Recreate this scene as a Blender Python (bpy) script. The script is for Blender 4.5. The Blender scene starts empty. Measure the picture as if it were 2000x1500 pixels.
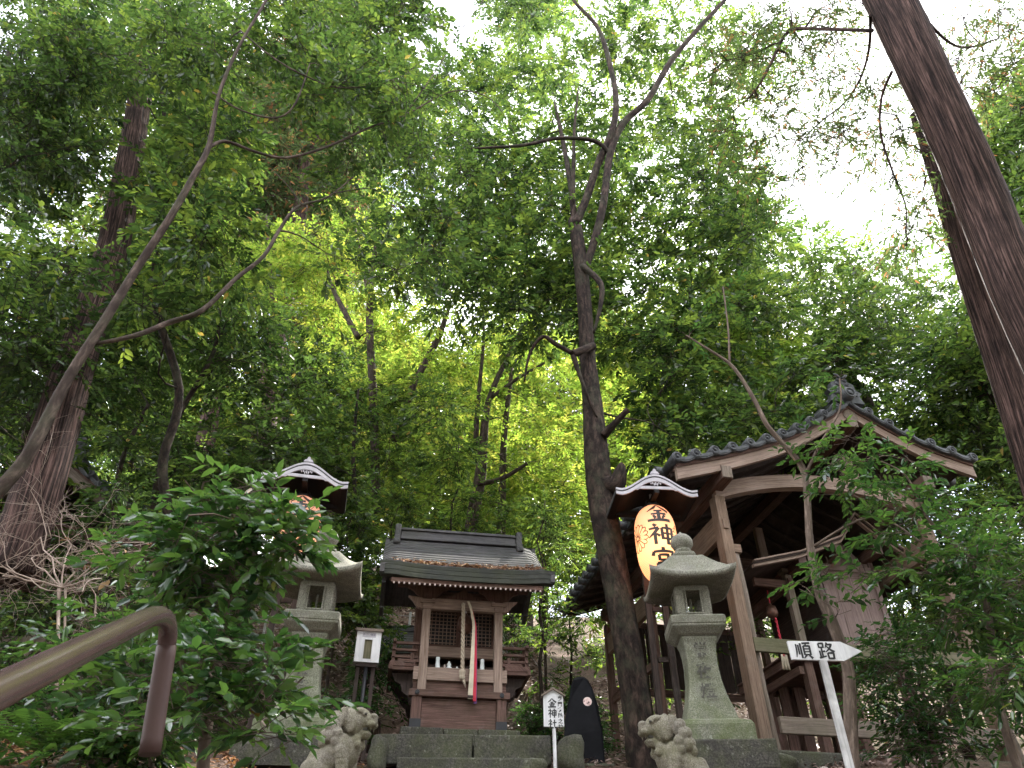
import bpy, bmesh, math, random
import numpy as np
from mathutils import Vector, Matrix
R = math.radians
sc = bpy.context.scene
COL = sc.collection
rng = np.random.default_rng(7)
random.seed(7)

# ------------------------------------------------------------------ camera
F = 1450.0
PITCH = R(38.0)
CP, SP = math.cos(PITCH), math.sin(PITCH)
def W(u, v, Y):
    """a point of the place seen in direction (u, v) at Y metres ahead of the eye (eye = origin)"""
    t = (750.0 - v) / F
    d = Y / (CP - SP * t)
    return Vector(((u - 1000.0) / F * d, Y, d * (SP + CP * t)))
def ZV(v, Y):
    return W(1000, v, Y).z
cam = bpy.data.cameras.new("camera")
cam.sensor_width = 36.0
cam.lens = F / 2000.0 * 36.0
cam.clip_start = 0.02
cam.clip_end = 2000.0
co = bpy.data.objects.new("camera", cam)
COL.objects.link(co)
co.rotation_euler = (R(90) + PITCH, 0, 0)
sc.camera = co

# ------------------------------------------------------------------ objects
def tag(o, label=None, cat=None, group=None, kind=None):
    if label: o['label'] = label
    if cat: o['category'] = cat
    if group: o['group'] = group
    if kind: o['kind'] = kind
    return o
def thing(name, label, cat, loc=(0, 0, 0), rz=0.0, group=None):
    o = bpy.data.objects.new(name, None)
    o.empty_display_size = 0.1
    COL.objects.link(o)
    o.location = loc
    o.rotation_euler = (0, 0, rz)
    return tag(o, label, cat, group)
def link(name, me, parent=None):
    o = bpy.data.objects.new(name, me)
    COL.objects.link(o)
    if parent: o.parent = parent
    return o
def copy_tree(o, parent=None):
    c = o.copy()
    COL.objects.link(c)
    if parent: c.parent = parent
    for ch in list(o.children):
        copy_tree(ch, c)
    return c

class MB:
    """collects shapes, links them as one mesh object with UVs (u runs along the grain, in metres)"""
    def __init__(self):
        self.v = []; self.f = []; self.uv = []; self.mi = []; self.sm = []
    def face(self, idx, uv=None, mi=0, sm=False):
        self.f.append(tuple(idx))
        if uv is None:
            ps = [Vector(self.v[i]) for i in idx]
            n = (ps[1] - ps[0]).cross(ps[2] - ps[0])
            a = max(range(3), key=lambda k: abs(n[k]))
            b, c = [(1, 2), (0, 2), (0, 1)][a]
            uv = [(p[c], p[b]) for p in ps]
        self.uv.append(uv); self.mi.append(mi); self.sm.append(sm)
    def box(self, c, s, M=None, mi=0, taper=1.0):
        """box centred on c with full sizes s; M an extra 4x4; taper shrinks the top"""
        hx, hy, hz = s[0] / 2, s[1] / 2, s[2] / 2
        L = max(range(3), key=lambda k: s[k])
        base = len(self.v)
        P = []
        for dz in (-1, 1):
            k = taper if dz > 0 else 1.0
            for dx, dy in ((-1, -1), (1, -1), (1, 1), (-1, 1)):
                p = Vector((dx * hx * k, dy * hy * k, dz * hz))
                P.append(p)
        o = random.random() * 20
        for p in P:
            q = p + Vector(c)
            if M is not None: q = M @ q
            self.v.append(tuple(q))
        for fc in ((0, 3, 2, 1), (4, 5, 6, 7), (0, 1, 5, 4), (1, 2, 6, 5), (2, 3, 7, 6), (3, 0, 4, 7)):
            uv = []
            for i in fc:
                p = P[i]
                oth = [p[k] for k in range(3) if k != L]
                uv.append((p[L] + o, oth[0] + oth[1] + o))
            self.face([base + i for i in fc], uv, mi)
    def beam(self, a, b, w, h, up=(0, 0, 1), mi=0):
        """straight timber from a to b, w wide and h deep"""
        a, b = Vector(a), Vector(b)
        d = b - a
        L = d.length
        x = d.normalized()
        upv = Vector(up)
        if abs(x.dot(upv)) > 0.98: upv = Vector((0, 1, 0))
        y = upv.cross(x).normalized()
        z = x.cross(y)
        M = Matrix((x, y, z)).transposed().to_4x4()
        M.translation = (a + b) / 2
        self.box((0, 0, 0), (L, w, h), M, mi)
    def tube(self, pts, rad, seg=8, mi=0, cap=True, sm=True, wob=0.0):
        pts = [Vector(p) for p in pts]
        n = len(pts)
        if not hasattr(rad, '__len__'): rad = [rad] * n
        t0 = (pts[1] - pts[0]).normalized()
        ref = Vector((0, 0, 1)) if abs(t0.z) < 0.9 else Vector((1, 0, 0))
        nx = ref.cross(t0).normalized()
        rings = []; L = 0.0; uo = random.random() * 9
        for i in range(n):
            t = (pts[min(i + 1, n - 1)] - pts[max(i - 1, 0)])
            t = t.normalized() if t.length > 1e-9 else t0
            nx = (nx - t * nx.dot(t))
            nx = nx.normalized() if nx.length > 1e-6 else ref.cross(t).normalized()
            ny = t.cross(nx)
            if i: L += (pts[i] - pts[i - 1]).length
            ring = []
            for k in range(seg):
                a = 2 * math.pi * k / seg
                r = rad[i] * (1 + (random.random() - 0.5) * wob)
                self.v.append(tuple(pts[i] + (nx * math.cos(a) + ny * math.sin(a)) * r))
                ring.append(len(self.v) - 1)
            rings.append((ring, L))
        per = 2 * math.pi * max(rad)
        for i in range(n - 1):
            (r0, l0), (r1, l1) = rings[i], rings[i + 1]
            for k in range(seg):
                k2 = (k + 1) % seg
                v0, v1 = per * k / seg + uo, per * (k + 1) / seg + uo
                self.face((r0[k], r0[k2], r1[k2], r1[k]), [(l0 + uo, v0), (l0 + uo, v1), (l1 + uo, v1), (l1 + uo, v0)], mi, sm)
        if cap:
            self.face(tuple(reversed(rings[0][0])), None, mi)
            self.face(tuple(rings[-1][0]), None, mi)
    def lathe(self, prof, c=(0, 0, 0), seg=24, M=None, mi=0, sm=True, cap=True):
        """prof = [(r, z)...] turned about z"""
        base = len(self.v)
        c = Vector(c)
        for r, z in prof:
            for k in range(seg):
                a = 2 * math.pi * k / seg
                p = Vector((r * math.cos(a), r * math.sin(a), z)) + c
                if M is not None: p = M @ p
                self.v.append(tuple(p))
        for i in range(len(prof) - 1):
            for k in range(seg):
                k2 = (k + 1) % seg
                a, b = base + i * seg, base + (i + 1) * seg
                self.face((a + k, a + k2, b + k2, b + k), None, mi, sm)
        if cap:
            self.face([base + k for k in reversed(range(seg))], None, mi)
            e = base + (len(prof) - 1) * seg
            self.face([e + k for k in range(seg)], None, mi)
    def disc_y(self, c, r, L, seg=16, mi=0):
        """cylinder along y, its front at c"""
        M = Matrix.Translation(c) @ Matrix.Rotation(R(-90), 4, 'X')
        self.lathe([(r * 0.9, -0.0), (r, 0.006), (r, L)], (0, 0, 0), seg, M, mi)
    def loft(self, rings, mi=0, sm=False, cap=True, closed=True):
        idx = []
        for rg in rings:
            s = len(self.v)
            self.v.extend(tuple(p) for p in rg)
            idx.append(range(s, s + len(rg)))
        n = len(rings[0])
        for i in range(len(rings) - 1):
            for k in range(n if closed else n - 1):
                k2 = (k + 1) % n
                self.face((idx[i][k], idx[i][k2], idx[i + 1][k2], idx[i + 1][k]), None, mi, sm)
        if cap and closed:
            self.face(tuple(reversed(idx[0])), None, mi)
            self.face(tuple(idx[-1]), None, mi)
    def prism(self, poly, y0, y1, M=None, mi=0):
        """outline in (x, z), extruded from y0 to y1"""
        n = len(poly)
        s = len(self.v)
        for y in (y0, y1):
            for x, z in poly:
                p = Vector((x, y, z))
                if M is not None: p = M @ p
                self.v.append(tuple(p))
        self.face([s + k for k in range(n)], None, mi)
        self.face([s + n + k for k in reversed(range(n))], None, mi)
        for k in range(n):
            k2 = (k + 1) % n
            self.face((s + k2, s + k, s + n + k, s + n + k2), None, mi)
    def band(self, pts, w, y0, y1, mi=0, M=None):
        """a curved timber: pts = [(x, z)] run along its top edge, w = depth below (number or list)"""
        n = len(pts)
        if not hasattr(w, '__len__'): w = [w] * n
        s = len(self.v)
        L = 0; Ls = []
        for i, (x, z) in enumerate(pts):
            if i: L += math.hypot(x - pts[i - 1][0], z - pts[i - 1][1])
            Ls.append(L)
            for p in ((x, y0, z), (x, y0, z - w[i]), (x, y1, z - w[i]), (x, y1, z)):
                q = Vector(p)
                if M is not None: q = M @ q
                self.v.append(tuple(q))
        o = random.random() * 9
        for i in range(n - 1):
            for k in range(4):
                k2 = (k + 1) % 4
                a, b = s + 4 * i, s + 4 * (i + 1)
                self.face((a + k, b + k, b + k2, a + k2), [(Ls[i] + o, k * .1 + o), (Ls[i + 1] + o, k * .1 + o), (Ls[i + 1] + o, k * .1 + w[i + 1] + o), (Ls[i] + o, k * .1 + w[i] + o)], mi)
        self.face([s, s + 1, s + 2, s + 3], None, mi)
        e = s + 4 * (n - 1)
        self.face([e + 3, e + 2, e + 1, e], None, mi)
    def pieces(self):
        """the same shapes, one MB for each connected piece"""
        par = list(range(len(self.v)))
        def find(i):
            while par[i] != i:
                par[i] = par[par[i]]; i = par[i]
            return i
        for fc in self.f:
            r = find(fc[0])
            for i in fc[1:]: par[find(i)] = r
        out = {}
        for k, fc in enumerate(self.f):
            r = find(fc[0])
            if r not in out: out[r] = (MB(), {})
            m, ix = out[r]
            idx = []
            for i in fc:
                if i not in ix: ix[i] = len(m.v); m.v.append(self.v[i])
                idx.append(ix[i])
            m.f.append(tuple(idx)); m.uv.append(self.uv[k]); m.mi.append(self.mi[k]); m.sm.append(self.sm[k])
        return [m for m, _ in out.values()]
    def build_each(self, name, mats, parent=None, **kw):
        """every connected piece as a part of its own"""
        return [m.build(name, mats, parent, **kw) for m in self.pieces()]
    def build(self, name, mats, parent=None, origin=None, bevel=0.0):
        if origin is not None:
            o = Vector(origin)
            self.v = [tuple(Vector(p) - o) for p in self.v]
        me = bpy.data.meshes.new(name)
        me.from_pydata(self.v, [], self.f)
        if not isinstance(mats, (list, tuple)): mats = [mats]
        for m in mats: me.materials.append(m)
        uvl = me.uv_layers.new(name="UVMap")
        flat = [c for f in self.uv for p in f for c in p]
        uvl.data.foreach_set("uv", flat)
        me.polygons.foreach_set("material_index", self.mi)
        me.polygons.foreach_set("use_smooth", self.sm)
        bm = bmesh.new(); bm.from_mesh(me)
        bmesh.ops.recalc_face_normals(bm, faces=bm.faces)
        bm.to_mesh(me); bm.free()
        me.update()
        ob = link(name, me, parent)
        if bevel:
            md = ob.modifiers.new("bevel", 'BEVEL')
            md.width = bevel; md.segments = 2; md.limit_method = 'ANGLE'; md.angle_limit = R(40)
        return ob

# ------------------------------------------------------------------ materials
def newmat(name):
    m = bpy.data.materials.new(name)
    m.use_nodes = True
    nt = m.node_tree
    for n in list(nt.nodes): nt.nodes.remove(n)
    out = nt.nodes.new('ShaderNodeOutputMaterial')
    return m, nt, out
def N(nt, t, **kw):
    n = nt.nodes.new(t)
    for k, v in kw.items():
        if k in n.inputs: n.inputs[k].default_value = v
        else: setattr(n, k, v)
    return n
def ramp(nt, fac, stops):
    r = nt.nodes.new('ShaderNodeValToRGB')
    el = r.color_ramp.elements
    while len(el) < len(stops): el.new(0.5)
    for e, (p, c) in zip(el, stops):
        e.position = p
        e.color = (c[0], c[1], c[2], 1) if len(c) == 3 else c
    nt.links.new(fac, r.inputs[0])
    return r.outputs[0]
def mixc(nt, fac, a, b, mode='MIX'):
    m = nt.nodes.new('ShaderNodeMix'); m.data_type = 'RGBA'; m.blend_type = mode
    for sock, val in ((0, fac), (6, a), (7, b)):
        if hasattr(val, 'is_output'): nt.links.new(val, m.inputs[sock])
        elif isinstance(val, (int, float)): m.inputs[sock].default_value = val
        else: m.inputs[sock].default_value = (val[0], val[1], val[2], 1)
    return m.outputs[2]
def noise(nt, vec, scale, detail=4, rough=0.6, dist=0.0):
    n = nt.nodes.new('ShaderNodeTexNoise')
    n.inputs['Scale'].default_value = scale
    n.inputs['Detail'].default_value = detail
    n.inputs['Roughness'].default_value = rough
    n.inputs['Distortion'].default_value = dist
    if vec is not None: nt.links.new(vec, n.inputs['Vector'])
    return n.outputs[0]
def coords(nt, which='Object', scale=(1, 1, 1)):
    t = nt.nodes.new('ShaderNodeTexCoord')
    m = nt.nodes.new('ShaderNodeMapping')
    m.inputs['Scale'].default_value = scale
    nt.links.new(t.outputs[which], m.inputs['Vector'])
    return m.outputs[0]
def bump(nt, h, strength=0.4, dist=0.01):
    b = nt.nodes.new('ShaderNodeBump')
    b.inputs['Strength'].default_value = strength
    b.inputs['Distance'].default_value = dist
    nt.links.new(h, b.inputs['Height'])
    return b.outputs[0]
def pbsdf(nt, out, col, rough=0.7, nrm=None, metal=0.0, spec=0.5):
    p = nt.nodes.new('ShaderNodeBsdfPrincipled')
    if hasattr(col, 'is_output'): nt.links.new(col, p.inputs['Base Color'])
    else: p.inputs['Base Color'].default_value = (col[0], col[1], col[2], 1)
    if hasattr(rough, 'is_output'): nt.links.new(rough, p.inputs['Roughness'])
    else: p.inputs['Roughness'].default_value = rough
    p.inputs['Metallic'].default_value = metal
    p.inputs['Specular IOR Level'].default_value = spec
    if nrm is not None: nt.links.new(nrm, p.inputs['Normal'])
    nt.links.new(p.outputs[0], out.inputs[0])
    return p
def wood(name, dark, light, moss=0.0, rough=0.78, grain=26.0, stain=0.5):
    m, nt, out = newmat(name)
    uv = coords(nt, 'UV', (1.3, grain, 1))
    g = noise(nt, uv, 2.2, 7, 0.72, 0.6)
    c = ramp(nt, g, [(0.36, dark), (0.64, light)])
    ob = coords(nt, 'Object')
    s = noise(nt, ob, 3.2, 5, 0.6)
    c = mixc(nt, ramp(nt, s, [(0.4, (0, 0, 0)), (0.75, (stain,) * 3)]), c, [d * 0.45 for d in dark])
    s2 = noise(nt, ob, 7.0, 4, 0.6)
    c = mixc(nt, ramp(nt, s2, [(0.55, (0, 0, 0)), (0.8, (0.3,) * 3)]), c, [0.6 * l + 0.12 for l in light])
    if moss:
        s3 = noise(nt, ob, 2.6, 6, 0.7)
        c = mixc(nt, ramp(nt, s3, [(0.42, (0, 0, 0)), (0.62, (moss,) * 3)]), c, (0.075, 0.085, 0.035))
    pbsdf(nt, out, c, rough, bump(nt, g, 0.5, 0.006), spec=0.3)
    return m
def stone(name, base, moss=0.3, mosscol=(0.085, 0.095, 0.04), speck=0.5, grain=90, low=None):
    m, nt, out = newmat(name)
    ob = coords(nt, 'Object')
    a = noise(nt, ob, grain, 3, 0.7)
    c = ramp(nt, a, [(0.36, [b * 0.45 for b in base]), (0.5, base), (0.63, [min(1, b * 1.6) for b in base])])
    b = noise(nt, ob, 4.0, 6, 0.65)
    c = mixc(nt, ramp(nt, b, [(0.38, (0.6,) * 3), (0.62, (0, 0, 0))]), c, [x * 0.45 for x in base])
    mo = noise(nt, ob, 3.0, 8, 0.72)
    fac = ramp(nt, mo, [(0.40, (0, 0, 0)), (0.60, (moss,) * 3)])
    c = mixc(nt, fac, c, mosscol)
    if low is not None:
        sep = nt.nodes.new('ShaderNodeSeparateXYZ'); nt.links.new(ob, sep.inputs[0])
        mr = N(nt, 'ShaderNodeMapRange'); nt.links.new(sep.outputs[2], mr.inputs[0])
        mr.inputs[1].default_value = low[0]; mr.inputs[2].default_value = low[1]
        mr.inputs[3].default_value = 1.0; mr.inputs[4].default_value = 0.0
        mm = nt.nodes.new('ShaderNodeMath'); mm.operation = 'MULTIPLY'
        nt.links.new(mr.outputs[0], mm.inputs[0])
        nt.links.new(ramp(nt, noise(nt, ob, 5, 7, 0.7), [(0.35, (0, 0, 0)), (0.6, (0.8,) * 3)]), mm.inputs[1])
        c = mixc(nt, mm.outputs[0], c, (0.10, 0.125, 0.045))
    li = noise(nt, ob, 24.0, 4, 0.7)
    c = mixc(nt, ramp(nt, li, [(0.60, (0, 0, 0)), (0.70, (speck,) * 3)]), c, (0.42, 0.42, 0.38))
    h = nt.nodes.new('ShaderNodeMath'); h.operation = 'ADD'
    nt.links.new(a, h.inputs[0]); nt.links.new(b, h.inputs[1])
    pbsdf(nt, out, c, 0.9, bump(nt, h.outputs[0], 0.6, 0.008), spec=0.25)
    return m
def bark(name, dark, light, scale=(1.2, 16, 1), strength=0.9, dist=0.03, moss=0.0):
    m, nt, out = newmat(name)
    uv = coords(nt, 'UV', scale)
    g = noise(nt, uv, 2.0, 7, 0.68, 0.4)
    c = ramp(nt, g, [(0.40, dark), (0.52, [a * .6 + b * .4 for a, b in zip(dark, light)]), (0.60, light), (0.68, [min(1, b * 1.5) for b in light])])
    ob = coords(nt, 'Object')
    s = noise(nt, ob, 2.4, 6, 0.65)
    c = mixc(nt, ramp(nt, s, [(0.45, (0, 0, 0)), (0.7, (0.55,) * 3)]), c, [d * 0.5 for d in dark])
    if moss:
        s3 = noise(nt, ob, 3.3, 6, 0.7)
        c = mixc(nt, ramp(nt, s3, [(0.48, (0, 0, 0)), (0.66, (moss,) * 3)]), c, (0.09, 0.10, 0.06))
    pbsdf(nt, out, c, 0.88, bump(nt, g, strength, dist), spec=0.2)
    return m
def plain(name, col, rough=0.6, metal=0.0, spec=0.5, var=0.25, scale=9.0):
    m, nt, out = newmat(name)
    ob = coords(nt, 'Object')
    a = noise(nt, ob, scale, 5, 0.65)
    c = ramp(nt, a, [(0.3, [x * (1 - var) for x in col]), (0.7, [min(1, x * (1 + var)) for x in col])])
    pbsdf(nt, out, c, rough, bump(nt, a, 0.12, 0.004), metal, spec)
    return m
def leafmat(name, stops, trans, gloss=0.4, tr=0.45, spec=0.4):
    m, nt, out = newmat(name)
    at = nt.nodes.new('ShaderNodeAttribute'); at.attribute_name = 'tint'
    c = ramp(nt, at.outputs['Fac'], stops)
    tc = ramp(nt, at.outputs['Fac'], trans)
    p = nt.nodes.new('ShaderNodeBsdfPrincipled')
    nt.links.new(c, p.inputs['Base Color'])
    p.inputs['Roughness'].default_value = gloss
    p.inputs['Specular IOR Level'].default_value = spec
    t = nt.nodes.new('ShaderNodeBsdfTranslucent')
    nt.links.new(tc, t.inputs[0])
    mx = nt.nodes.new('ShaderNodeMixShader'); mx.inputs[0].default_value = tr
    nt.links.new(p.outputs[0], mx.inputs[1]); nt.links.new(t.outputs[0], mx.inputs[2])
    nt.links.new(mx.outputs[0], out.inputs[0])
    return m

M = {}
M['wood_red'] = wood('weathered_red_brown_wood', (0.072, 0.036, 0.029), (0.20, 0.115, 0.095), 0.15)
M['wood_pale'] = wood('weathered_pale_wood', (0.20, 0.135, 0.105), (0.42, 0.31, 0.26), 0.1, stain=0.3)
M['wood_warm'] = wood('warm_brown_wood', (0.12, 0.078, 0.055), (0.30, 0.205, 0.15), 0.1, stain=0.35)
M['wood_grey'] = wood('weathered_grey_wood', (0.14, 0.105, 0.085), (0.30, 0.235, 0.195), 0.25)
M['wood_moss'] = wood('mossy_rail_wood', (0.10, 0.085, 0.050), (0.22, 0.19, 0.12), 0.6)
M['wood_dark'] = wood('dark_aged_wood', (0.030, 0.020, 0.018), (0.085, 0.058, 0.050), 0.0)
M['endgrain'] = plain('pale_end_grain', (0.45, 0.36, 0.33), 0.8, var=0.2)
M['shingle'] = wood('dark_shingle', (0.030, 0.029, 0.032), (0.105, 0.098, 0.105), 0.15, rough=0.6, grain=9)
M['fascia'] = wood('green_grey_fascia', (0.030, 0.033, 0.030), (0.075, 0.08, 0.072), 0.3, rough=0.6, grain=14)
M['tile'] = plain('grey_clay_tile', (0.055, 0.057, 0.064), 0.5, var=0.5, scale=14)
M['stone_l'] = stone('lantern_granite', (0.26, 0.245, 0.21), 0.4, low=None)
M['stone_m'] = stone('mossy_granite', (0.25, 0.245, 0.20), 0.6, low=(-0.1, 0.75))
M['stone_step'] = stone('dark_step_stone', (0.085, 0.078, 0.070), 0.5, speck=0.35, grain=60)
M['stone_dog'] = stone('carved_sandstone', (0.27, 0.24, 0.20), 0.6, (0.13, 0.125, 0.055), 0.15, 120)
M['stone_black'] = plain('black_polished_stone', (0.008, 0.008, 0.010), 0.55, spec=.08, var=0.4)
M['carve_shade'] = plain('painted_carving_shade', (0.07, 0.065, 0.055), 0.95)  # dark stone tone stands in for shade in carved letters and dog mouths
M['ink'] = plain('black_ink', (0.016, 0.015, 0.017), 0.55, var=0.2)
M['white'] = wood('white_painted_board', (0.62, 0.60, 0.62), (0.80, 0.79, 0.80), 0.0, 0.65, grain=10, stain=0.32)
M['white_worn'] = wood('worn_white_paint', (0.42, 0.40, 0.40), (0.80, 0.78, 0.79), 0.0, 0.65, grain=6, stain=0.75)
M['metal_dark'] = plain('dark_iron', (0.025, 0.025, 0.03), 0.5, 0.3)
M['brass'] = plain('tarnished_brass', (0.23, 0.17, 0.13), 0.45, 0.7)
M['copper'] = plain('grey_lead_trim', (0.46, 0.43, 0.47), 0.55, 0.0, var=0.18)
M['bell'] = plain('old_bronze_bell', (0.16, 0.085, 0.065), 0.45, 0.6)
M['china'] = plain('white_porcelain', (0.72, 0.76, 0.76), 0.25, var=0.08)
M['rope'] = wood('straw_rope', (0.30, 0.23, 0.16), (0.62, 0.54, 0.44), 0, grain=60)
M['cloth_red'] = plain('red_cloth', (0.55, 0.04, 0.07), 0.85)
M['cloth_cream'] = plain('cream_cloth', (0.62, 0.54, 0.42), 0.85)
M['cloth_purple'] = plain('purple_cloth', (0.16, 0.07, 0.22), 0.85)
M['gold'] = plain('gold_trim', (0.62, 0.45, 0.16), 0.35, 0.8)
M['soil'] = None
M['cedar_bark'] = bark('cedar_bark', (0.020, 0.012, 0.012), (0.22, 0.135, 0.118), (0.9, 20, 1), 1.0, 0.07)
M['smooth_bark'] = bark('smooth_grey_bark', (0.038, 0.026, 0.022), (0.118, 0.085, 0.071), (3, 6, 1), 0.5, 0.012, 0.35)
M['dark_bark'] = bark('very_dark_bark', (0.011, 0.007, 0.006), (0.060, 0.039, 0.031), (3, 6, 1), 0.7, 0.015, 0.3)  # very dark brown, lightly mossed bark
M['pale_bark'] = bark('pale_thin_bark', (0.10, 0.072, 0.058), (0.22, 0.165, 0.135), (3, 9, 1), 0.4, 0.008)
M['dry_twig'] = bark('dry_twig_bark', (0.30, 0.22, 0.18), (0.52, 0.42, 0.36), (3, 9, 1), 0.3, 0.004)

DG = [(0.0, (0.014, 0.027, 0.012)), (0.5, (0.034, 0.058, 0.023)), (0.93, (0.082, 0.115, 0.036)), (1.0, (0.28, 0.20, 0.05))]
DT = [(0.0, (0.042, 0.090, 0.022)), (0.5, (0.135, 0.235, 0.045)), (0.93, (0.32, 0.44, 0.06)), (1.0, (0.5, 0.38, 0.08))]
M['leaf'] = leafmat('evergreen_leaf', DG, DT, 0.27, 0.45, .8)
M['leaf_lime'] = leafmat('lime_green_leaf', [(0, (0.030, 0.075, 0.012)), (0.6, (0.06, 0.125, 0.018)), (1, (0.16, 0.19, 0.03))],
                        [(0, (0.18, 0.31, 0.035)), (0.6, (0.34, 0.47, 0.06)), (1, (0.56, 0.54, 0.09))], 0.38, 0.55, .6)
M['leaf_gloss'] = leafmat('glossy_camellia_leaf', [(0, (0.015, 0.038, 0.018)), (0.6, (0.038, 0.080, 0.034)), (0.97, (0.085, 0.14, 0.04)), (1, (0.35, 0.14, 0.05))],
                         [(0, (0.06, 0.16, 0.03)), (0.6, (0.13, 0.29, 0.045)), (1, (0.22, 0.40, 0.06))], 0.20, 0.33, 1.0)
M['leaf_cedar'] = leafmat('cedar_spray', [(0, (0.030, 0.050, 0.020)), (0.7, (0.055, 0.085, 0.03)), (1, (0.22, 0.11, 0.05))],
                         [(0, (0.10, 0.16, 0.05)), (0.7, (0.18, 0.26, 0.07)), (1, (0.4, 0.2, 0.08))], 0.7, 0.35, 0.2)
M['leaf_fern'] = leafmat('fern_frond', [(0, (0.03, 0.075, 0.018)), (1, (0.07, 0.14, 0.03))], [(0, (0.10, 0.22, 0.03)), (1, (0.18, 0.34, 0.05))], 0.5, 0.4)
M['leaf_dead'] = leafmat('fallen_leaf', [(0, (0.10, 0.045, 0.03)), (0.5, (0.26, 0.12, 0.06)), (0.85, (0.42, 0.22, 0.10)), (1, (0.62, 0.50, 0.30))],
                        [(0, (0.12, 0.05, 0.03)), (1, (0.5, 0.3, 0.12))], 0.7, 0.12, 0.3)
M['leaf_litter'] = leafmat('litter_leaf', [(0, (0.07, 0.045, 0.04)), (0.5, (0.20, 0.13, 0.11)), (0.85, (0.36, 0.25, 0.22)), (1, (0.55, 0.46, 0.42))],
                        [(0, (0.12, 0.05, 0.03)), (1, (0.4, 0.3, 0.2))], 0.6, 0.1, 0.4)
# ------------------------------------------------------------------ writing
BR = {
 '金': [[(50,1,5),(32,24,9),(3,44,3)], [(50,1,6),(70,24,9),(98,43,12)], [(32,43,6),(68,41,7)], [(20,61,6),(82,58,8)],
        [(50,42,9),(50,92,9)], [(28,68,6),(37,84,9)], [(74,66,8),(62,84,5)], [(6,94,8),(95,91,10)]],
 '神': [[(22,2,6),(33,13,10)], [(6,25,6),(42,21,8)], [(42,21,8),(26,44,8),(3,66,3)], [(27,42,8),(27,98,8)], [(33,49,5),(45,61,9)],
        [(53,22,7),(55,76,8)], [(53,22,6),(94,20,8),(92,76,8)], [(55,47,6),(92,46,6)], [(55,71,7),(92,70,7)], [(74,1,7),(74,99,9)]],
 '宮': [[(50,0,8),(50,15,9)], [(14,18,7),(9,36,9)], [(14,19,7),(92,17,8),(82,34,4)], [(32,34,7),(34,57,8)], [(32,34,6),(69,33,8),(67,57,7)],
        [(34,55,6),(67,54,6)], [(50,56,6),(44,67,6)], [(22,67,7),(25,99,9)], [(22,67,6),(80,66,9),(77,98,8)], [(25,96,7),(77,95,7)]],
 '社': [[(22,2,6),(33,13,10)], [(6,25,6),(42,21,8)], [(42,21,8),(26,44,8),(3,66,3)], [(27,42,8),(27,98,8)], [(33,49,5),(45,61,9)],
        [(52,42,7),(95,39,8)], [(73,8,8),(73,92,8)], [(45,94,8),(99,91,10)]],
 '順': [[(11,14,6),(10,60,7),(3,92,3)], [(23,18,7),(24,76,7)], [(37,8,8),(38,97,8)], [(48,9,7),(98,6,8)], [(73,9,6),(66,24,5)],
        [(54,25,7),(55,78,8)], [(54,25,6),(92,24,8),(91,78,8)], [(55,42,5),(91,41,5)], [(55,59,5),(91,58,5)], [(55,76,6),(91,75,6)],
        [(65,78,8),(46,98,3)], [(80,78,6),(99,97,11)]],
 '路': [[(9,8,7),(11,34,7)], [(9,8,6),(38,6,8),(36,33,7)], [(11,31,6),(36,30,6)], [(24,33,7),(24,84,7)], [(24,55,6),(44,53,7)],
        [(10,50,7),(11,88,7)], [(1,93,8),(46,81,5)], [(64,1,8),(47,34,3)], [(60,14,6),(90,11,8),(72,38,7),(46,58,3)],
        [(56,23,5),(78,44,8),(100,57,11)], [(56,64,7),(59,99,8)], [(56,64,6),(92,62,9),(89,97,8)], [(59,95,7),(89,94,7)]],
}
def brush(mb, ch, fn, mi=0):
    """lay the brush strokes of one character; fn maps (0..100, 0..100 downwards) to a point of the surface"""
    for k, st in enumerate(BR[ch]):
        pts = []
        for (x0, y0, w0), (x1, y1, w1) in zip(st[:-1], st[1:]):
            for i in range(6):
                f = i / 6
                pts.append((x0 + (x1 - x0) * f, y0 + (y1 - y0) * f, w0 + (w1 - w0) * f))
        pts.append(st[-1])
        L, Rr = [], []
        for i, (x, y, w) in enumerate(pts):
            a, b = pts[max(0, i - 1)], pts[min(len(pts) - 1, i + 1)]
            dx, dy = b[0] - a[0], b[1] - a[1]
            l = math.hypot(dx, dy) or 1
            nx, ny = -dy / l, dx / l
            w = w * 0.80
            L.append((x + nx * w, y + ny * w)); Rr.append((x - nx * w, y - ny * w))
        # blunt slanted ends, as a brush leaves them
        s = len(mb.v)
        for p in L + Rr: mb.v.append(tuple(fn(p[0], p[1], k)))
        n = len(pts)
        for i in range(n - 1):
            mb.face((s + i, s + i + 1, s + n + i + 1, s + n + i), None, mi)
def lettering(name, text, size, mat, parent, loc, rot=(R(90), 0, 0), offset=0.0, vertical=False, step=1.0):
    """font lettering as a flat mesh part; vertical writing is set one character below another"""
    vs, fs = [], []
    for k, ch in enumerate(text if vertical else [text]):
        c = bpy.data.curves.new('lettering', 'FONT')
        c.body = ch; c.size = size; c.align_x = 'CENTER'; c.align_y = 'CENTER'; c.offset = offset
        o = bpy.data.objects.new('lettering_source', c); COL.objects.link(o)
        dg = bpy.context.evaluated_depsgraph_get()
        me = bpy.data.meshes.new_from_object(o.evaluated_get(dg))
        b = len(vs)
        for v in me.vertices: vs.append((v.co.x, v.co.y - k * size * step, v.co.z))
        for p in me.polygons: fs.append([b + i for i in p.vertices])
        bpy.data.objects.remove(o); bpy.data.curves.remove(c); bpy.data.meshes.remove(me)
    me = bpy.data.meshes.new(name)
    me.from_pydata(vs, [], fs); me.materials.append(mat)
    o = link(name, me, parent)
    o.location = loc; o.rotation_euler = rot
    return o

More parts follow.
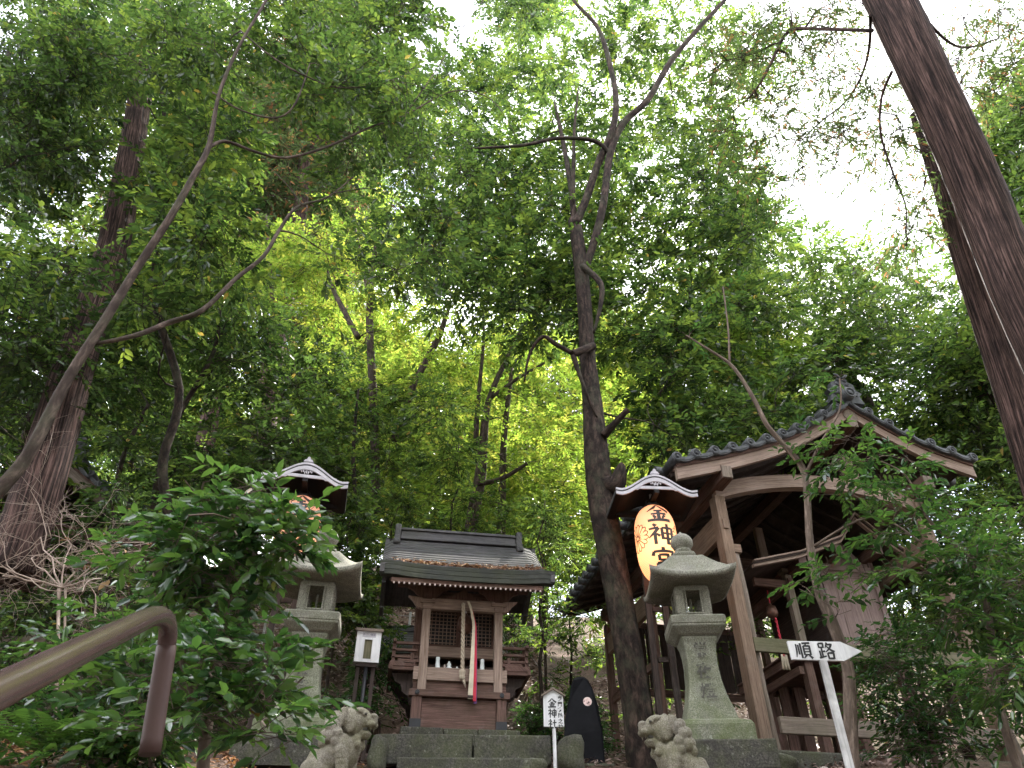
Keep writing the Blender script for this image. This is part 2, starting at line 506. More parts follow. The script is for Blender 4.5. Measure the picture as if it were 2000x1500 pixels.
# ------------------------------------------------------------------ the small shrine in the middle
SH = Vector((-0.535, 7.9, 1.80))
shrine = thing('small_shrine', 'small weathered shrine with dark shingle roof and lattice doors between the two stone lanterns', 'shrine', SH, R(9))
def build_shrine(t):
    b = MB()
    b.box((-.36, .32, -.06), (.42, .84, .16)); b.box((.02, .32, -.062), (.335, .836, .156)); b.box((.40, .32, -.06), (.42, .84, .16))
    b.build('stone_base', M['stone_step'], t, bevel=.012)
    b = MB()
    for x in (-.43, .43):
        b.box((x, .02, .20), (.10, .10, .25)); b.box((x, .66, .20), (.10, .10, .25))
    b.box((0, .025, .06), (.76, .07, .11)); b.box((0, .03, .215), (.755, .05, .20))
    b.box((-.43, .34, .19), (.05, .53, .26)); b.box((.43, .34, .19), (.05, .53, .26))
    b.box((-.43, .34, .055), (.08, .53, .11)); b.box((.43, .34, .055), (.08, .53, .11))
    b.build('plinth_panel', M['wood_red'], t, bevel=.004)
    b = MB()
    for x in (-.43, .43): b.box((x, .02, .055), (.112, .112, .108))
    b.build_each('corner_plate', M['metal_dark'], t)
    b = MB(); b.box((0, .0, .355), (1.03, .10, .065))
    beam = b.build('floor_beam', M['wood_red'], t, bevel=.004)
    for x in (-.43, .43):
        b = MB(); b.disc_y((x, -.064, .355), .024, .014, 14); b.disc_y((x, -.071, .355), .012, .008, 10)
        b.build('stud', M['metal_dark'], beam)
    b = MB()
    b.box((0, .03, .435), (.96, .05, .095)); b.build('riser_board', M['wood_red'], t, bevel=.003)
    b = MB(); b.box((0, .10, .548), (.97, .26, .128)); b.box((0,.03,.548),(.975,.012,.004)); b.build('offering_ledge', M['wood_pale'], t, bevel=.004)
    b = MB(); b.box((0, .36, .60), (.86, .04, .30)); b.build('back_riser', M['wood_dark'], t)
    # posts, tie beam with carved noses
    for x in (-.39, .39):
        b = MB(); b.box((x, 0, .80), (.088, .088, .84)); b.box((x, 0, 1.252), (.10, .10, .064)); b.box((x, 0, 1.305), (.16, .12, .04), taper=1.0)
        b.build('front_post', M['wood_pale'], t, bevel=.006)
    b = MB(); b.box((0, 0, 1.285), (.69, .07, .12))
    b.build('tie_beam', M['wood_pale'], t, bevel=.006)
    for s in (-1, 1):
        b = MB(); b.prism([(s*.44, 1.225), (s*.44, 1.345), (s*.60, 1.36), (s*.545, 1.31), (s*.50, 1.245)], -.03, .03)
        b.build('beam_nose', M['wood_pale'], t)
    b = MB()
    pts = [(-.20, 1.35), (-.14, 1.38), (-.07, 1.42), (0, 1.46), (.07, 1.42), (.14, 1.38), (.20, 1.35)]
    b.prism(pts, -.025, .02); b.build('frog_leg_strut', M['wood_red'], t)
    b = MB()
    for x in (-.39, .39):
        for s in (-1, 1):
            b.prism([(x, 1.33), (x + s*.02, 1.33), (x + s*.10, 1.36), (x + s*.16, 1.43), (x + s*.22, 1.455), (x + s*.22, 1.475), (x, 1.475)] if s > 0 else
                    [(x, 1.475), (x + s*.22, 1.475), (x + s*.22, 1.455), (x + s*.16, 1.43), (x + s*.10, 1.36), (x + s*.02, 1.33), (x, 1.33)], -.022, .022)
    b.box((0, 0, 1.50), (1.45, .09, .05))
    b.build('bracket_set', M['wood_red'], t)
    # body
    b = MB()
    b.box((-.44, .70, 1.15), (.05, .62, 1.0)); b.box((.44, .70, 1.15), (.05, .62, 1.0)); b.box((0, 1.0, 1.15), (.86, .04, 1.0))
    b.box((0, .42, 1.50), (.86, .05, .20))
    for x in (-.45, .45):
        b.box((x, .40, 1.15), (.075, .075, 1.0)); b.box((x, 1.0, 1.15), (.075, .075, 1.0))
    b.box((-.475, .70, 1.05), (.02, .56, .05)); b.box((.475, .70, 1.05), (.02, .56, .05))
    b.build('body_wall', M['wood_red'], t, bevel=.003)
    b = MB(); b.box((0, .385, .885), (.80, .07, .085)); b.box((0, .40, .945), (.80, .05, .035)); b.build('door_sill', M['wood_pale'], t, bevel=.003)
    for s in (-1, 1):
        cx = s * .20
        b = MB()
        b.box((cx - .19, .43, 1.18), (.035, .035, .43)); b.box((cx + .19, .43, 1.18), (.035, .035, .43))
        b.box((cx, .43, .98), (.345, .033, .035)); b.box((cx, .43, 1.38), (.345, .033, .03))
        d = b.build('lattice_door', M['wood_red'], t)
        b = MB()
        for k in range(8):
            b.box((cx - .172 + .345 * (k + .5) / 8, .43, 1.18), (.0085, .014, .37))
        for k in range(9):
            b.box((cx, .428, 1.0 + .365 * (k + .5) / 9), (.345, .010, .0075))
        b.build('lattice', M['wood_pale'], d)
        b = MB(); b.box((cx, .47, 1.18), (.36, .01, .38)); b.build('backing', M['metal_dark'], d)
    # veranda with railing
    for s in (-1, 1):
        b = MB(); b.box((s*.60, .42, .64), (.26, .86, .05)); b.box((s*.72, .42, .605), (.04, .88, .05)); b.box((s*.60, .02, .604), (.24, .045, .05))
        b.build('veranda', M['wood_red'], t, bevel=.003)
        b = MB()
        for y in (.03, .42, .80): b.box((s*.70, y, .76), (.035, .035, .19))
        b.box((s*.70, .42, .72), (.028, .86, .026)); b.box((s*.70, .42, .79), (.03, .88, .026)); b.box((s*.70, .40, .86), (.034, .94, .03))
        b.box((s*.575, .03, .72), (.25, .028, .026)); b.box((s*.575, .03, .79), (.24, .03, .026)); b.box((s*.56, .03, .862), (.30, .034, .026))
        b.box((s*.51, .03, .70), (.032, .032, .12)); b.box((s*.52, .03, .68), (.27,.05,.03))
        b.build('railing', M['wood_red'], t, bevel=.003)
        b = MB()
        b.prism([(s*.46, .58), (s*.70, .58), (s*.66, .50), (s*.60, .47), (s*.58, .40), (s*.52, .36), (s*.50, .28), (s*.46, .26)][::(1 if s < 0 else -1)], .12, .17)
        b.prism([(s*.46, .58), (s*.70, .58), (s*.66, .50), (s*.60, .47), (s*.58, .40), (s*.52, .36), (s*.50, .28), (s*.46, .26)][::(1 if s < 0 else -1)], .60, .65)
        b.build_each('veranda_bracket', M['wood_dark'], t)
    # roof
    NX, WD = 24, .93
    prof = []
    for i in range(15):
        f = i / 14
        prof.append((-.52 + 1.10 * f, 1.49 + .82 * (.55 * f + .45 * f * f) / 1.0 * 1.0 + .0))
    def lift(x): return .055 * abs(x / WD) ** 3
    def drop(x): return .07 * max(0, (abs(x) - .79) / .14) ** 1.6
    b = MB()
    for i in range(14):
        (y0, z0), (y1, z1) = prof[i], prof[i + 1]
        s = len(b.v)
        e = (1 - i / 14)
        for k in range(NX + 1):
            x = -WD + 2 * WD * k / NX
            l = lift(x) * e; dr = drop(x)
            b.v += [(x, y0, z0 + .014 + l - dr), (x, y1, z1 + .002 + lift(x) * (1 - (i + 1) / 14) - dr), (x, y0 + .002, z0 - .01 + l - dr)]
        for k in range(NX):
            a, c = s + 3 * k, s + 3 * (k + 1)
            u0, u1 = -WD + 2 * WD * k / NX + i * 1.37, -WD + 2 * WD * (k + 1) / NX + i * 1.37
            b.face((a, c, c + 1, a + 1), [(u0, i * .37), (u1, i * .37), (u1, i * .37 + .1), (u0, i * .37 + .1)])
            b.face((a + 2, c + 2, c, a), [(u0, 0), (u1, 0), (u1, .02), (u0, .02)])
    for k in range(26):   # joints between shingles
        i = random.randrange(2, 13); x = random.uniform(-.7, .8)
        (y0, z0), (y1, z1) = prof[i], prof[i + 1]
        b.beam((x, y0, z0 + .0155), (x + .01, y1, z1 + .0035), .004, .004)
    b.build('roof_shingles', M['shingle'], t)
    b = MB()   # rear slope
    s = len(b.v); bp = [(.58, 2.31), (.85, 2.02), (1.15, 1.82), (1.35, 1.76)]
    for y, z in bp: b.v += [(-WD, y, z), (WD, y, z)]
    for i in range(3): b.face((s + 2*i, s + 2*i + 1, s + 2*i + 3, s + 2*i + 2))
    # gable ends (thick verge) on both sides
    for sx in (-1, 1):
        x0, x1 = sx * (WD - .002), sx * (WD - .05)
        top = [(y, z - .075) for y, z in prof] + bp[1:]
        ring = [(y, z - .12) for y, z in reversed(prof)]
        for (ya, za), (yb, zb) in zip(prof[:-1], prof[1:]):
            ea = lift(WD) * (1 - (ya + .52) / 1.10); eb = lift(WD) * (1 - (yb + .52) / 1.10)
            q = [(x0, ya, za - .06 + ea), (x0, yb, zb - .06 + eb), (x0, yb, zb - .17 + eb), (x0, ya, za - .14 + ea)]
            r2 = [(x1, p[1], p[2]) for p in q]
            s = len(b.v); b.v += q + r2
            for fc in ((0, 1, 2, 3), (7, 6, 5, 4), (0, 4, 5, 1), (1, 5, 6, 2), (2, 6, 7, 3), (3, 7, 4, 0)): b.face([s + j for j in fc])
        for (ya, za), (yb, zb) in zip(bp[:-1], bp[1:]):
            q = [(x0, ya, za - .01), (x0, yb, zb - .01), (x0, yb, zb - .14), (x0, ya, za - .16)]
            r2 = [(x1, p[1], p[2]) for p in q]
            s = len(b.v); b.v += q + r2
            for fc in ((0, 1, 2, 3), (7, 6, 5, 4), (0, 4, 5, 1), (1, 5, 6, 2), (2, 6, 7, 3), (3, 7, 4, 0)): b.face([s + j for j in fc])
    b.build('roof_verge', M['shingle'], t)
    b = MB()   # thick curved front edge in three layers
    for (yo, zt, th) in ((0, 0, .035), (.012, -.037, .045), (.026, -.084, .045)):
        s = len(b.v)
        for k in range(NX + 1):
            x = (-WD + 2 * WD * k / NX) * (1.0 - yo * .5); l = lift(x)
            z = 1.495 + l + zt - drop(x) * .4
            b.v += [(x, -.525 + yo, z), (x, -.515 + yo, z - th), (x, -.40, z - th), (x, -.40, z - .002)]
        for k in range(NX):
            a, c = s + 4 * k, s + 4 * (k + 1)
            for j in range(4):
                j2 = (j + 1) % 4
                u0, u1 = -WD + 2 * WD * k / NX, -WD + 2 * WD * (k + 1) / NX
                b.face((a + j, a + j2, c + j2, c + j), [(u0, j*.1), (u0, j*.1+.08), (u1, j*.1+.08), (u1, j*.1)])
        b.face([s, s + 3, s + 2, s + 1]); e = s + 4 * NX; b.face([e, e + 1, e + 2, e + 3])
    b.build('eave_edge', M['fascia'], t)
    b = MB(); b.box((0, -.43, 1.352), (1.60, .05, .05)); b.box((0, .12, 1.60), (1.64, 1.10, .02), Matrix.Translation((0, .12, 1.60)) @ Matrix.Rotation(R(24), 4, 'X') @ Matrix.Translation((0, -.12, -1.60)))
    b.build('eave_board', M['wood_red'], t)
    b = MB(); e = MB()
    for k in range(30):
        x = -.77 + 1.54 * k / 29
        b.beam((x, -.475, 1.312), (x, .40, 1.68), .020, .026)
        e.box((x, -.480, 1.311), (.017, .006, .021))
    b.build_each('rafter', M['wood_dark'], t); e.build_each('rafter_end', M['endgrain'], t)
    # ridge box with end caps
    b = MB()
    b.box((-.04, .60, 2.355), (1.42, .14, .10)); b.box((-.04, .60, 2.42), (1.44, .18, .028)); b.box((-.04, .60, 2.445), (1.40, .11, .024)); b.box((-.04, .60, 2.305), (1.46, .18, .03))
    rd = b.build('ridge', M['shingle'], t, bevel=.006)
    for s in (-1, 1):
        b = MB(); b.box((s*.75-.04, .585, 2.39), (.075, .22, .17)); b.box((s*.75-.04, .55, 2.285), (.08, .20, .07)); b.box((s*.755-.04, .50, 2.225), (.088, .16, .07))
        b.build('ridge_cap', M['shingle'], rd, bevel=.02)
build_shrine(shrine)
SM = Matrix.Translation(SH) @ Matrix.Rotation(R(9), 4, 'Z')
def sp(x, y, z): return SM @ Vector((x, y, z))
# bell and its cords hang from the tie beam
bl = thing('shrine_bell', 'old bronze bell hanging under the tie beam of the middle shrine', 'bell', sp(.035, .10, 1.02), R(9))
b = MB(); b.lathe([(.0, .235), (.012, .23), (.012, .20)], seg=8); b.lathe([(.015, .20), (.06, .185), (.078, .13), (.08, .09), (.086, .085), (.086, .07), (.08, .065), (.07, .02), (.035, -.005), (.0, -.008)], seg=20)
b.build('bell_body', M['bell'], bl)
b = MB(); b.tube([(0, -.10, .19), (-.005, -.115, .23), (0, -.12, .30)], .011, 6); b.build('hook', M['copper'], bl)
rp = thing('bell_rope', 'straw coloured twisted bell rope with a knot, hanging in front of the lattice doors', 'rope', sp(0, -.10, .42), R(9))
pts = [(-.005 + .003*math.sin(k*.9), 0, .02 + .82 - .76 * k / 20) for k in range(21)]
b = MB()
for ph in (0, 2.094, 4.189):
    b.tube([(p[0] + .011*math.cos(ph + k*.55), .011*math.sin(ph + k*.55), p[2]) for k, p in enumerate([( -.008 + .02*q/60, 0, .86 - .72*q/60) for q in range(61)])], .0115, 6)
b.build('cord', M['rope'], rp)
b = MB(); b.lathe([(.018, .16), (.034, .15), (.036, .12), (.026, .105), (.033, .09), (.030, .065), (.016, .055)], (.01, 0, 0), 12); b.tube([(.02, 0, .07), (.035, -.01, .03), (.05, -.005, -.02)], [.016, .014, .002], 6)
b.build('knot', M['rope'], rp)
rb = thing('bell_ribbon', 'long cream red and purple cloth ribbons hanging beside the straw bell rope', 'ribbon', sp(.10, -.11, .26), R(9))
def strip(name, mat, x0, x1, y, z0, w0, w1, parent):
    b = MB(); s = len(b.v)
    for k in range(19):
        f = k / 18
        x = -.055 + (x0 + .055) * min(1, f * 4) ** .7 + (x1 - x0) * f; w = w0 + (w1 - w0) * f; z = 1.04 + (z0 - 1.04) * f
        yy = y + .012 * math.sin(f * 7)
        b.v += [(x - w / 2, yy, z), (x + w / 2, yy - .004, z), (x + w / 2, yy + .004, z), (x - w / 2, yy + .008, z)]
    for k in range(18):
        a, c = s + 4 * k, s + 4 * (k + 1)
        for j in range(4): b.face((a + j, a + (j + 1) % 4, c + (j + 1) % 4, c + j), None, 0, False)
    b.face([s, s+1, s+2, s+3]); b.face([s+75, s+74, s+73, s+72])
    return b.build(name, mat, parent)
strip('cream_ribbon', M['cloth_cream'], .02, .0, 0, .035, .022, .05, rb)
strip('red_ribbon', M['cloth_red'], .032, .045, .012, .02, .016, .034, rb)
strip('purple_ribbon', M['cloth_purple'], .036, .055, .022, .0, .012, .03, rb)
b = MB(); b.box((.0, -.004, .055), (.054, .022, .022)); b.build('ribbon_hem', M['wood_dark'], rb)
# offerings on the ledge
def lath(name, label, cat, x, prof, mat, group=None, y=.08):
    b = MB(); b.lathe(prof, seg=16); o = b.build(name, mat); tag(o, label, cat, group); o.location = sp(x, y, .6125); return o
tallp = [(.030, 0), (.031, .01), (.024, .05), (.019, .10), (.022, .13), (.020, .135)]
jarp = [(.016, 0), (.028, .015), (.029, .035), (.016, .05), (.024, .062), (.020, .078), (.010, .088), (.012, .095), (.0, .10)]
lath('offering_vase', 'tall white porcelain vase farthest from the ribbons on the offering ledge', 'vase', -.235, tallp, M['china'], 'white vessels on the shrine ledge')
lath('offering_vase', 'tall white porcelain vase close beside the cloth ribbons on the offering ledge', 'vase', .235, tallp, M['china'], 'white vessels on the shrine ledge')
lath('sake_jar', 'lidded white jar with waist beside the tiny cream stick', 'jar', -.115, jarp, M['china'], 'white vessels on the shrine ledge')
lath('sake_jar', 'lidded white jar with waist between rope and ribbons', 'jar', .125, jarp, M['china'], 'white vessels on the shrine ledge')
lath('salt_mound', 'small white cone of salt on the ledge beside the bell rope', 'salt', -.03, [(.032, 0), (.030, .008), (.003, .052), (0, .054)], M['china'])
lath('candle_stub', 'tiny cream stick standing beside a lidded jar on the ledge', 'candle', -.16, [(.011, 0), (.010, .05), (.007, .062), (0, .07)], M['endgrain'])

# ------------------------------------------------------------------ stone lanterns
def sq(h, z, ch=.06, tw=0.0):
    """square ring with rounded corners, half width h"""
    c = h * ch * 2
    pts = []
    for (sx, sy) in ((-1, -1), (1, -1), (1, 1), (-1, 1)):
        a = [(sx * h, sy * (h - c)), (sx * (h - c * .3), sy * (h - c * .3)), (sx * (h - c), sy * h)]
        if sx * sy < 0: a.reverse()
        pts += [Vector((x, y, z)) for x, y in a]
    return pts
def stone_lantern(label, loc, rz, mat_top, mat_low, s=1.0):
    t = thing('stone_lantern', label, 'stone lantern', loc, rz, 'stone lanterns flanking the shrine path')
    b = MB(); b.loft([sq(.47, -.22, .015), sq(.475, .0, .015), sq(.47, .012, .02)]); b.build('platform', M['stone_step'], t)
    b = MB(); b.loft([sq(.345, .014, .03), sq(.35, .03, .04), sq(.35, .17, .04), sq(.335, .205, .06), sq(.26, .235, .12), sq(.24, .237, .12)]); b.build('pedestal', mat_low, t)
    zs = [(0.0, .245), (.03, .237), (.12, .212), (.22, .182), (.35, .158), (.50, .148), (.60, .152), (.68, .165), (.715, .178), (.73, .180)]
    b = MB(); b.loft([sq(w, .237 + z * 1.085, .07) for z, w in zs])
    sh = b.build('shaft', mat_low, t)
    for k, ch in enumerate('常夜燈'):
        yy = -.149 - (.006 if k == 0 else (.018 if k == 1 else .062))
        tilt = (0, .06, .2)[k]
        lettering('carved_character', ch, .155, M['carve_shade'], sh, (0, yy - .003 - (.012 if k == 0 else 0), .885 - k * .20), (R(90) - tilt, 0, 0), .003)  # flat letters, their dark tone painted as shade in the cuts
    z = 1.029
    b = MB(); b.loft([sq(.17, z, .08), sq(.205, z + .02, .07), (sq(.262, z + .075, .05)), sq(.268, z + .085, .05), sq(.268, z + .10, .05), sq(.275, z + .108, .05), sq(.278, z + .175, .05), sq(.265, z + .19, .05)])
    b.build('lantern_shelf', mat_top, t)
    # fire box: four corner posts, rims, windows right through
    z = 1.219
    b = MB()
    b.loft([sq(.172, z, .12), sq(.178, z + .02, .12), sq(.178, z + .055, .12)])
    b.loft([sq(.178, z + .285, .12), sq(.178, z + .33, .12), sq(.165, z + .36, .12)])
    for sx in (-1, 1):
        for sy in (-1, 1):
            b.loft([[Vector((sx * .13 + p.x, sy * .13 + p.y, p.z)) for p in sq(.047, zz, .2)] for zz in (z + .054, z + .286)])
    for ang in range(4):   # raised window frames
        Mr = Matrix.Rotation(ang * math.pi / 2, 4, 'Z')
        for (cx, cz, sx_, sz_) in ((-.078, .17, .014, .26), (.078, .17, .014, .26), (0, .047, .142, .014), (0, .293, .142, .014)):
            b.box((cx, -.181, z + cz), (sx_, .012, sz_), Mr)
    b.box((0,0,z+.16),(.02,.02,.20))
    b.build('fire_box', mat_top, t)
    # roof with upturned corners
    z = 1.575
    rings = []
    NS = 8
    def ring(h, z0, lift, hollow=0.0):
        pts = []
        for side in range(4):
            for k in range(NS):
                f = -1 + 2 * k / NS
                c = abs(f) ** 3
                hh = h * (1 + .05 * c)
                p = [(f * hh, -h - .02 * h * c), (h + .02 * h * c, f * hh), (-f * hh, h + .02 * h * c), (-h - .02 * h * c, -f * hh)][side]
                pts.append(Vector((p[0], p[1], z0 + lift * c)))
        return pts
    rings.append(ring(.17, z - .005, 0)); rings.append(ring(.30, z - .012, .0)); rings.append(ring(.395, z - .02, .055)); rings.append(ring(.425, z - .005, .075))
    rings.append(ring(.428, z + .034, .082)); rings.append(ring(.412, z + .046, .066))
    rings.append(ring(.355, z + .090, .036)); rings.append(ring(.28, z + .175, .014)); rings.append(ring(.215, z + .262, .003)); rings.append(ring(.165, z + .330, 0)); rings.append(ring(.10, z + .352, 0))
    b = MB(); b.loft(rings, sm=True); b.build('lantern_roof', mat_top, t)
    z = 1.925
    b = MB(); b.loft([sq(.118, z, .25), sq(.125, z + .03, .25), sq(.118, z + .055, .25), sq(.085, z + .062, .3)])
    b.lathe([(.085, z + .06), (.10, z + .085), (.085, z + .11), (.07, z + .115), (.10, z + .135), (.122, z + .175), (.124, z + .205), (.11, z + .245), (.08, z + .28), (.03, z + .305), (.012, z + .325), (0, z + .34)], seg=20)
    b.build('finial', mat_top, t)
    t.scale = (s, s, s)
    return t
zb = ZV(1448, 6.25)
stone_lantern('stone lantern with mossy foot standing below the glowing orange paper lantern', (W(1382, 1440, 6.6).x + .03, 6.6, ZV(1448, 6.22)), R(-3), M['stone_l'], M['stone_m'], .87)
stone_lantern('stone lantern half hidden by glossy camellia leaves, next to the white collection box', (W(598, 1300, 6.5).x, 6.5, ZV(1448, 6.22) + .0), R(9), M['stone_l'], M['stone_m'], .87)

# ------------------------------------------------------------------ guardian dogs: carved from many rounded masses fused into one surface
def ell(bm, c, r, rot=(0, 0, 0), seg=14):
    Mx = Matrix.Translation(c) @ Matrix.Rotation(R(rot[1]), 4, 'Y') @ Matrix.Rotation(R(rot[2]), 4, 'Z') @ Matrix.Rotation(R(rot[0]), 4, 'X') @ Matrix.Diagonal((r[0], r[1], r[2], 1))
    bmesh.ops.create_uvsphere(bm, u_segments=seg, v_segments=seg // 2 + 2, radius=1, matrix=Mx)
def cone(bm, a, b, r0, r1, n=5):
    a, b = Vector(a), Vector(b)
    for i in range(n + 1):
        f = i / n
        r = r0 + (r1 - r0) * f
        ell(bm, a.lerp(b, f), (r, r, r), seg=10)
def guardian_dog(label, loc, rz, mirror=1, rear_fluffy=True):
    """x = forward (towards the muzzle)"""
    bm = bmesh.new()
    S = lambda x, y, z: (x, y * mirror, z)
    cone(bm, S(-.14, 0, .13), S(.05, 0, .30), .135, .115, 6)          # trunk rising to the chest
    ell(bm, S(.07, 0, .27), (.10, .115, .13), (0, 20, 0))
    for y in (-.095, .095):
        ell(bm, S(-.12, y, .115), (.12, .06, .115), (0, -20, 0))       # haunch
        cone(bm, S(-.16, y, .05), S(.0, y * 1.12, .03), .045, .035, 5)  # hind foot
        ell(bm, S(.01, y * 1.12, .03), (.05, .038, .03))
        cone(bm, S(.075, y * .85, .27), S(.105, y * .85, .05), .058, .036, 6)   # foreleg
        ell(bm, S(.135, y * .85, .027), (.06, .042, .03))
        for k in (-1, 0, 1): ell(bm, S(.18, y * .85 + k * .024, .022), (.02, .014, .02), seg=8)
        ell(bm, S(.065, y * .80, .30), (.075, .05, .085), (0, 15, 0))    # shoulder
    # head
    ell(bm, S(.10, 0, .475), (.115, .108, .105))
    ell(bm, S(.165, 0, .540), (.058, .092, .034), (0, 14, 0))           # brow ridge
    cone(bm, S(.14, 0, .480), S(.238, 0, .478), .064, .052, 5)          # upper jaw
    ell(bm, S(.262, 0, .508), (.026, .050, .024))                       # nose
    for y in (-.03, .03): ell(bm, S(.252, y, .452), (.036, .026, .024))  # lips
    cone(bm, S(.11, 0, .395), S(.215, 0, .385), .050, .034, 5)
    for y in (-.05, .05): ell(bm, S(.148, y, .425), (.030, .022, .040), (0, 10, 0))
    for k, (x, z) in enumerate(((.155, .350), (.125, .325), (.165, .318), (.14, .285))):
        for y in (-.04, .04): ell(bm, S(x, y * (1 - .3 * (k % 2)), z), (.036, .030, .034))          # lower jaw
    ell(bm, S(.220, 0, .390), (.034, .042, .016))
    for y in (-.048, .048):
        ell(bm, S(.208, y * 1.12, .516), (.017, .015, .013))                   # eye
        ell(bm, S(.155, y * 1.25, .525), (.034, .018, .014), (0, 20, 0))  # brow
        ell(bm, S(.12, y * 1.7, .44), (.040, .020, .055), (0, 10, 0))    # cheek
        ell(bm, S(.070, y * 2.25, .495), (.022, .018, .075), (0, 14, 0))   # ear
        cone(bm, S(.255, y * .6, .436), S(.256, y * .6, .408), .010, .005, 3)  # fang
    # mane: rows of curls
    rr = random.Random(3)
    for (x, z, r, ys) in ((.035, .545, .040, (0, .05)), (-.02, .515, .046, (0, .06)), (.02, .49, .044, (.09,)), (-.055, .455, .05, (0, .07)), (-.005, .435, .05, (.105,)),
                          (-.075, .385, .052, (.0, .065)), (-.03, .365, .052, (.11,)), (.035, .385, .046, (.115,)), (.03, .33, .045, (.115,)), (-.08, .33, .045, (.03, .085)), (.08, .345, .045, (.095,)), (.13, .335, .045, (0, .055)), (.09, .56, .03, (0, .04))):
        for y in ys:
            for sg in ((1, -1) if y else (1,)):
                ell(bm, S(x, y * sg * .93, z), (r * .92, r * .55, r * .85), seg=14)
                ell(bm, S(x - .012, y * sg * 1.05, z + .006), (r * .34, r * .34, r * .34), seg=10)
    # tail
    cone(bm, S(-.215, 0, .12), S(-.165, 0, .26), .06, .05, 5)
    me = bpy.data.meshes.new('body'); bm.to_mesh(me); bm.free()
    o = link('remesh_source', me)
    md = o.modifiers.new('r', 'REMESH'); md.mode = 'VOXEL'; md.voxel_size = .0055
    md = o.modifiers.new('s', 'SMOOTH'); md.iterations = 3; md.factor = .5
    dg = bpy.context.evaluated_depsgraph_get()
    m2 = bpy.data.meshes.new_from_object(o.evaluated_get(dg))
    bpy.data.objects.remove(o)
    t = thing('guardian_dog_statue', label, 'statue', loc, rz, 'pair of stone guardian dogs')
    m2.materials.clear(); m2.materials.append(M['stone_dog'])
    m2.polygons.foreach_set('use_smooth', [True] * len(m2.polygons))
    body = link('carved_body', m2, t)
    b = MB(); b.box((.178, 0, .424), (.10, .056, .030)); b.build('mouth_shade', M['carve_shade'], t, bevel=.01)  # dark block filling the jaws as the shade inside the mouth
    for y in (-.055, .055):
        b = MB(); b.lathe([(.0, -.010), (.009, -.006), (.011, 0), (.009, .006), (0, .010)], S(.219, y * 1.12, .517), 10); b.build('eye', M['carve_shade'], t)
    b = MB(); b.loft([sq(1, -.07, .02), sq(1, -.002, .02)]); b.v = [(p[0] * .30 - .02, p[1] * .19, p[2]) for p in b.v]; b.build('plinth', M['stone_dog'], t)
    b = MB(); b.loft([sq(1, -.75, .02), sq(1, -.08, .02), sq(.97, -.072, .02)]); b.v = [(p[0] * .38 - .02, p[1] * .27, p[2]) for p in b.v]; b.build('pedestal', M['stone_step'], t)
    return t
g1 = guardian_dog('moss tinged stone guardian dog facing right, in front of the white box', (W(668, 1450, 5.9).x - .03, 5.9, ZV(1388, 5.9) - .565), R(-12), 1)
g2 = guardian_dog('bare grey stone guardian dog with open mouth facing left, in front of the tiled shelter', (W(1322, 1450, 5.9).x, 5.9, ZV(1403, 5.9) - .565), R(180 + 14), -1)

# ------------------------------------------------------------------ roofed lamp stands with paper lanterns
def paper_mat(name, strength):
    m, nt, out = newmat(name)
    ob = coords(nt, 'Object')
    w = nt.nodes.new('ShaderNodeTexWave'); w.wave_type = 'BANDS'; w.bands_direction = 'Z'
    w.inputs['Scale'].default_value = 22; w.inputs['Distortion'].default_value = 0.1
    nt.links.new(ob, w.inputs['Vector'])
    c = ramp(nt, w.outputs[0], [(0.0, (0.80, 0.52, 0.42)), (0.5, (0.86, 0.60, 0.48))])
    d = nt.nodes.new('ShaderNodeBsdfDiffuse'); nt.links.new(c, d.inputs[0]); nt.links.new(bump(nt, w.outputs[0], .5, .01), d.inputs['Normal'])
    t = nt.nodes.new('ShaderNodeBsdfTranslucent'); nt.links.new(c, t.inputs[0])
    mx = nt.nodes.new('ShaderNodeMixShader'); mx.inputs[0].default_value = .5
    nt.links.new(d.outputs[0], mx.inputs[1]); nt.links.new(t.outputs[0], mx.inputs[2])
    e = nt.nodes.new('ShaderNodeEmission'); e.inputs[0].default_value = (1.0, .42, .19, 1); e.inputs[1].default_value = strength
    ad = nt.nodes.new('ShaderNodeAddShader')
    nt.links.new(mx.outputs[0], ad.inputs[0]); nt.links.new(e.outputs[0], ad.inputs[1])
    nt.links.new(ad.outputs[0], out.inputs[0])
    return m
LAMP_E, LAMP_W = 0.10, 1.5
M['paper'] = paper_mat('lit_orange_paper', LAMP_E)
M['paper_dim'] = paper_mat('faintly_lit_pink_paper', .035)
M['lining_dark'] = plain('darkened_underside_boards', (.010, .008, .008), .6, spec=.2)  # near-black tone paints the lamp roof underside as shaded, despite its lantern
def lrad(f):   # f 0 bottom .. 1 top, as a share of the largest radius
    return (1 - abs(2 * f - 1.0) ** 3.2) ** .5 * (.93 + .07 * f) if 0 < f < 1 else 0
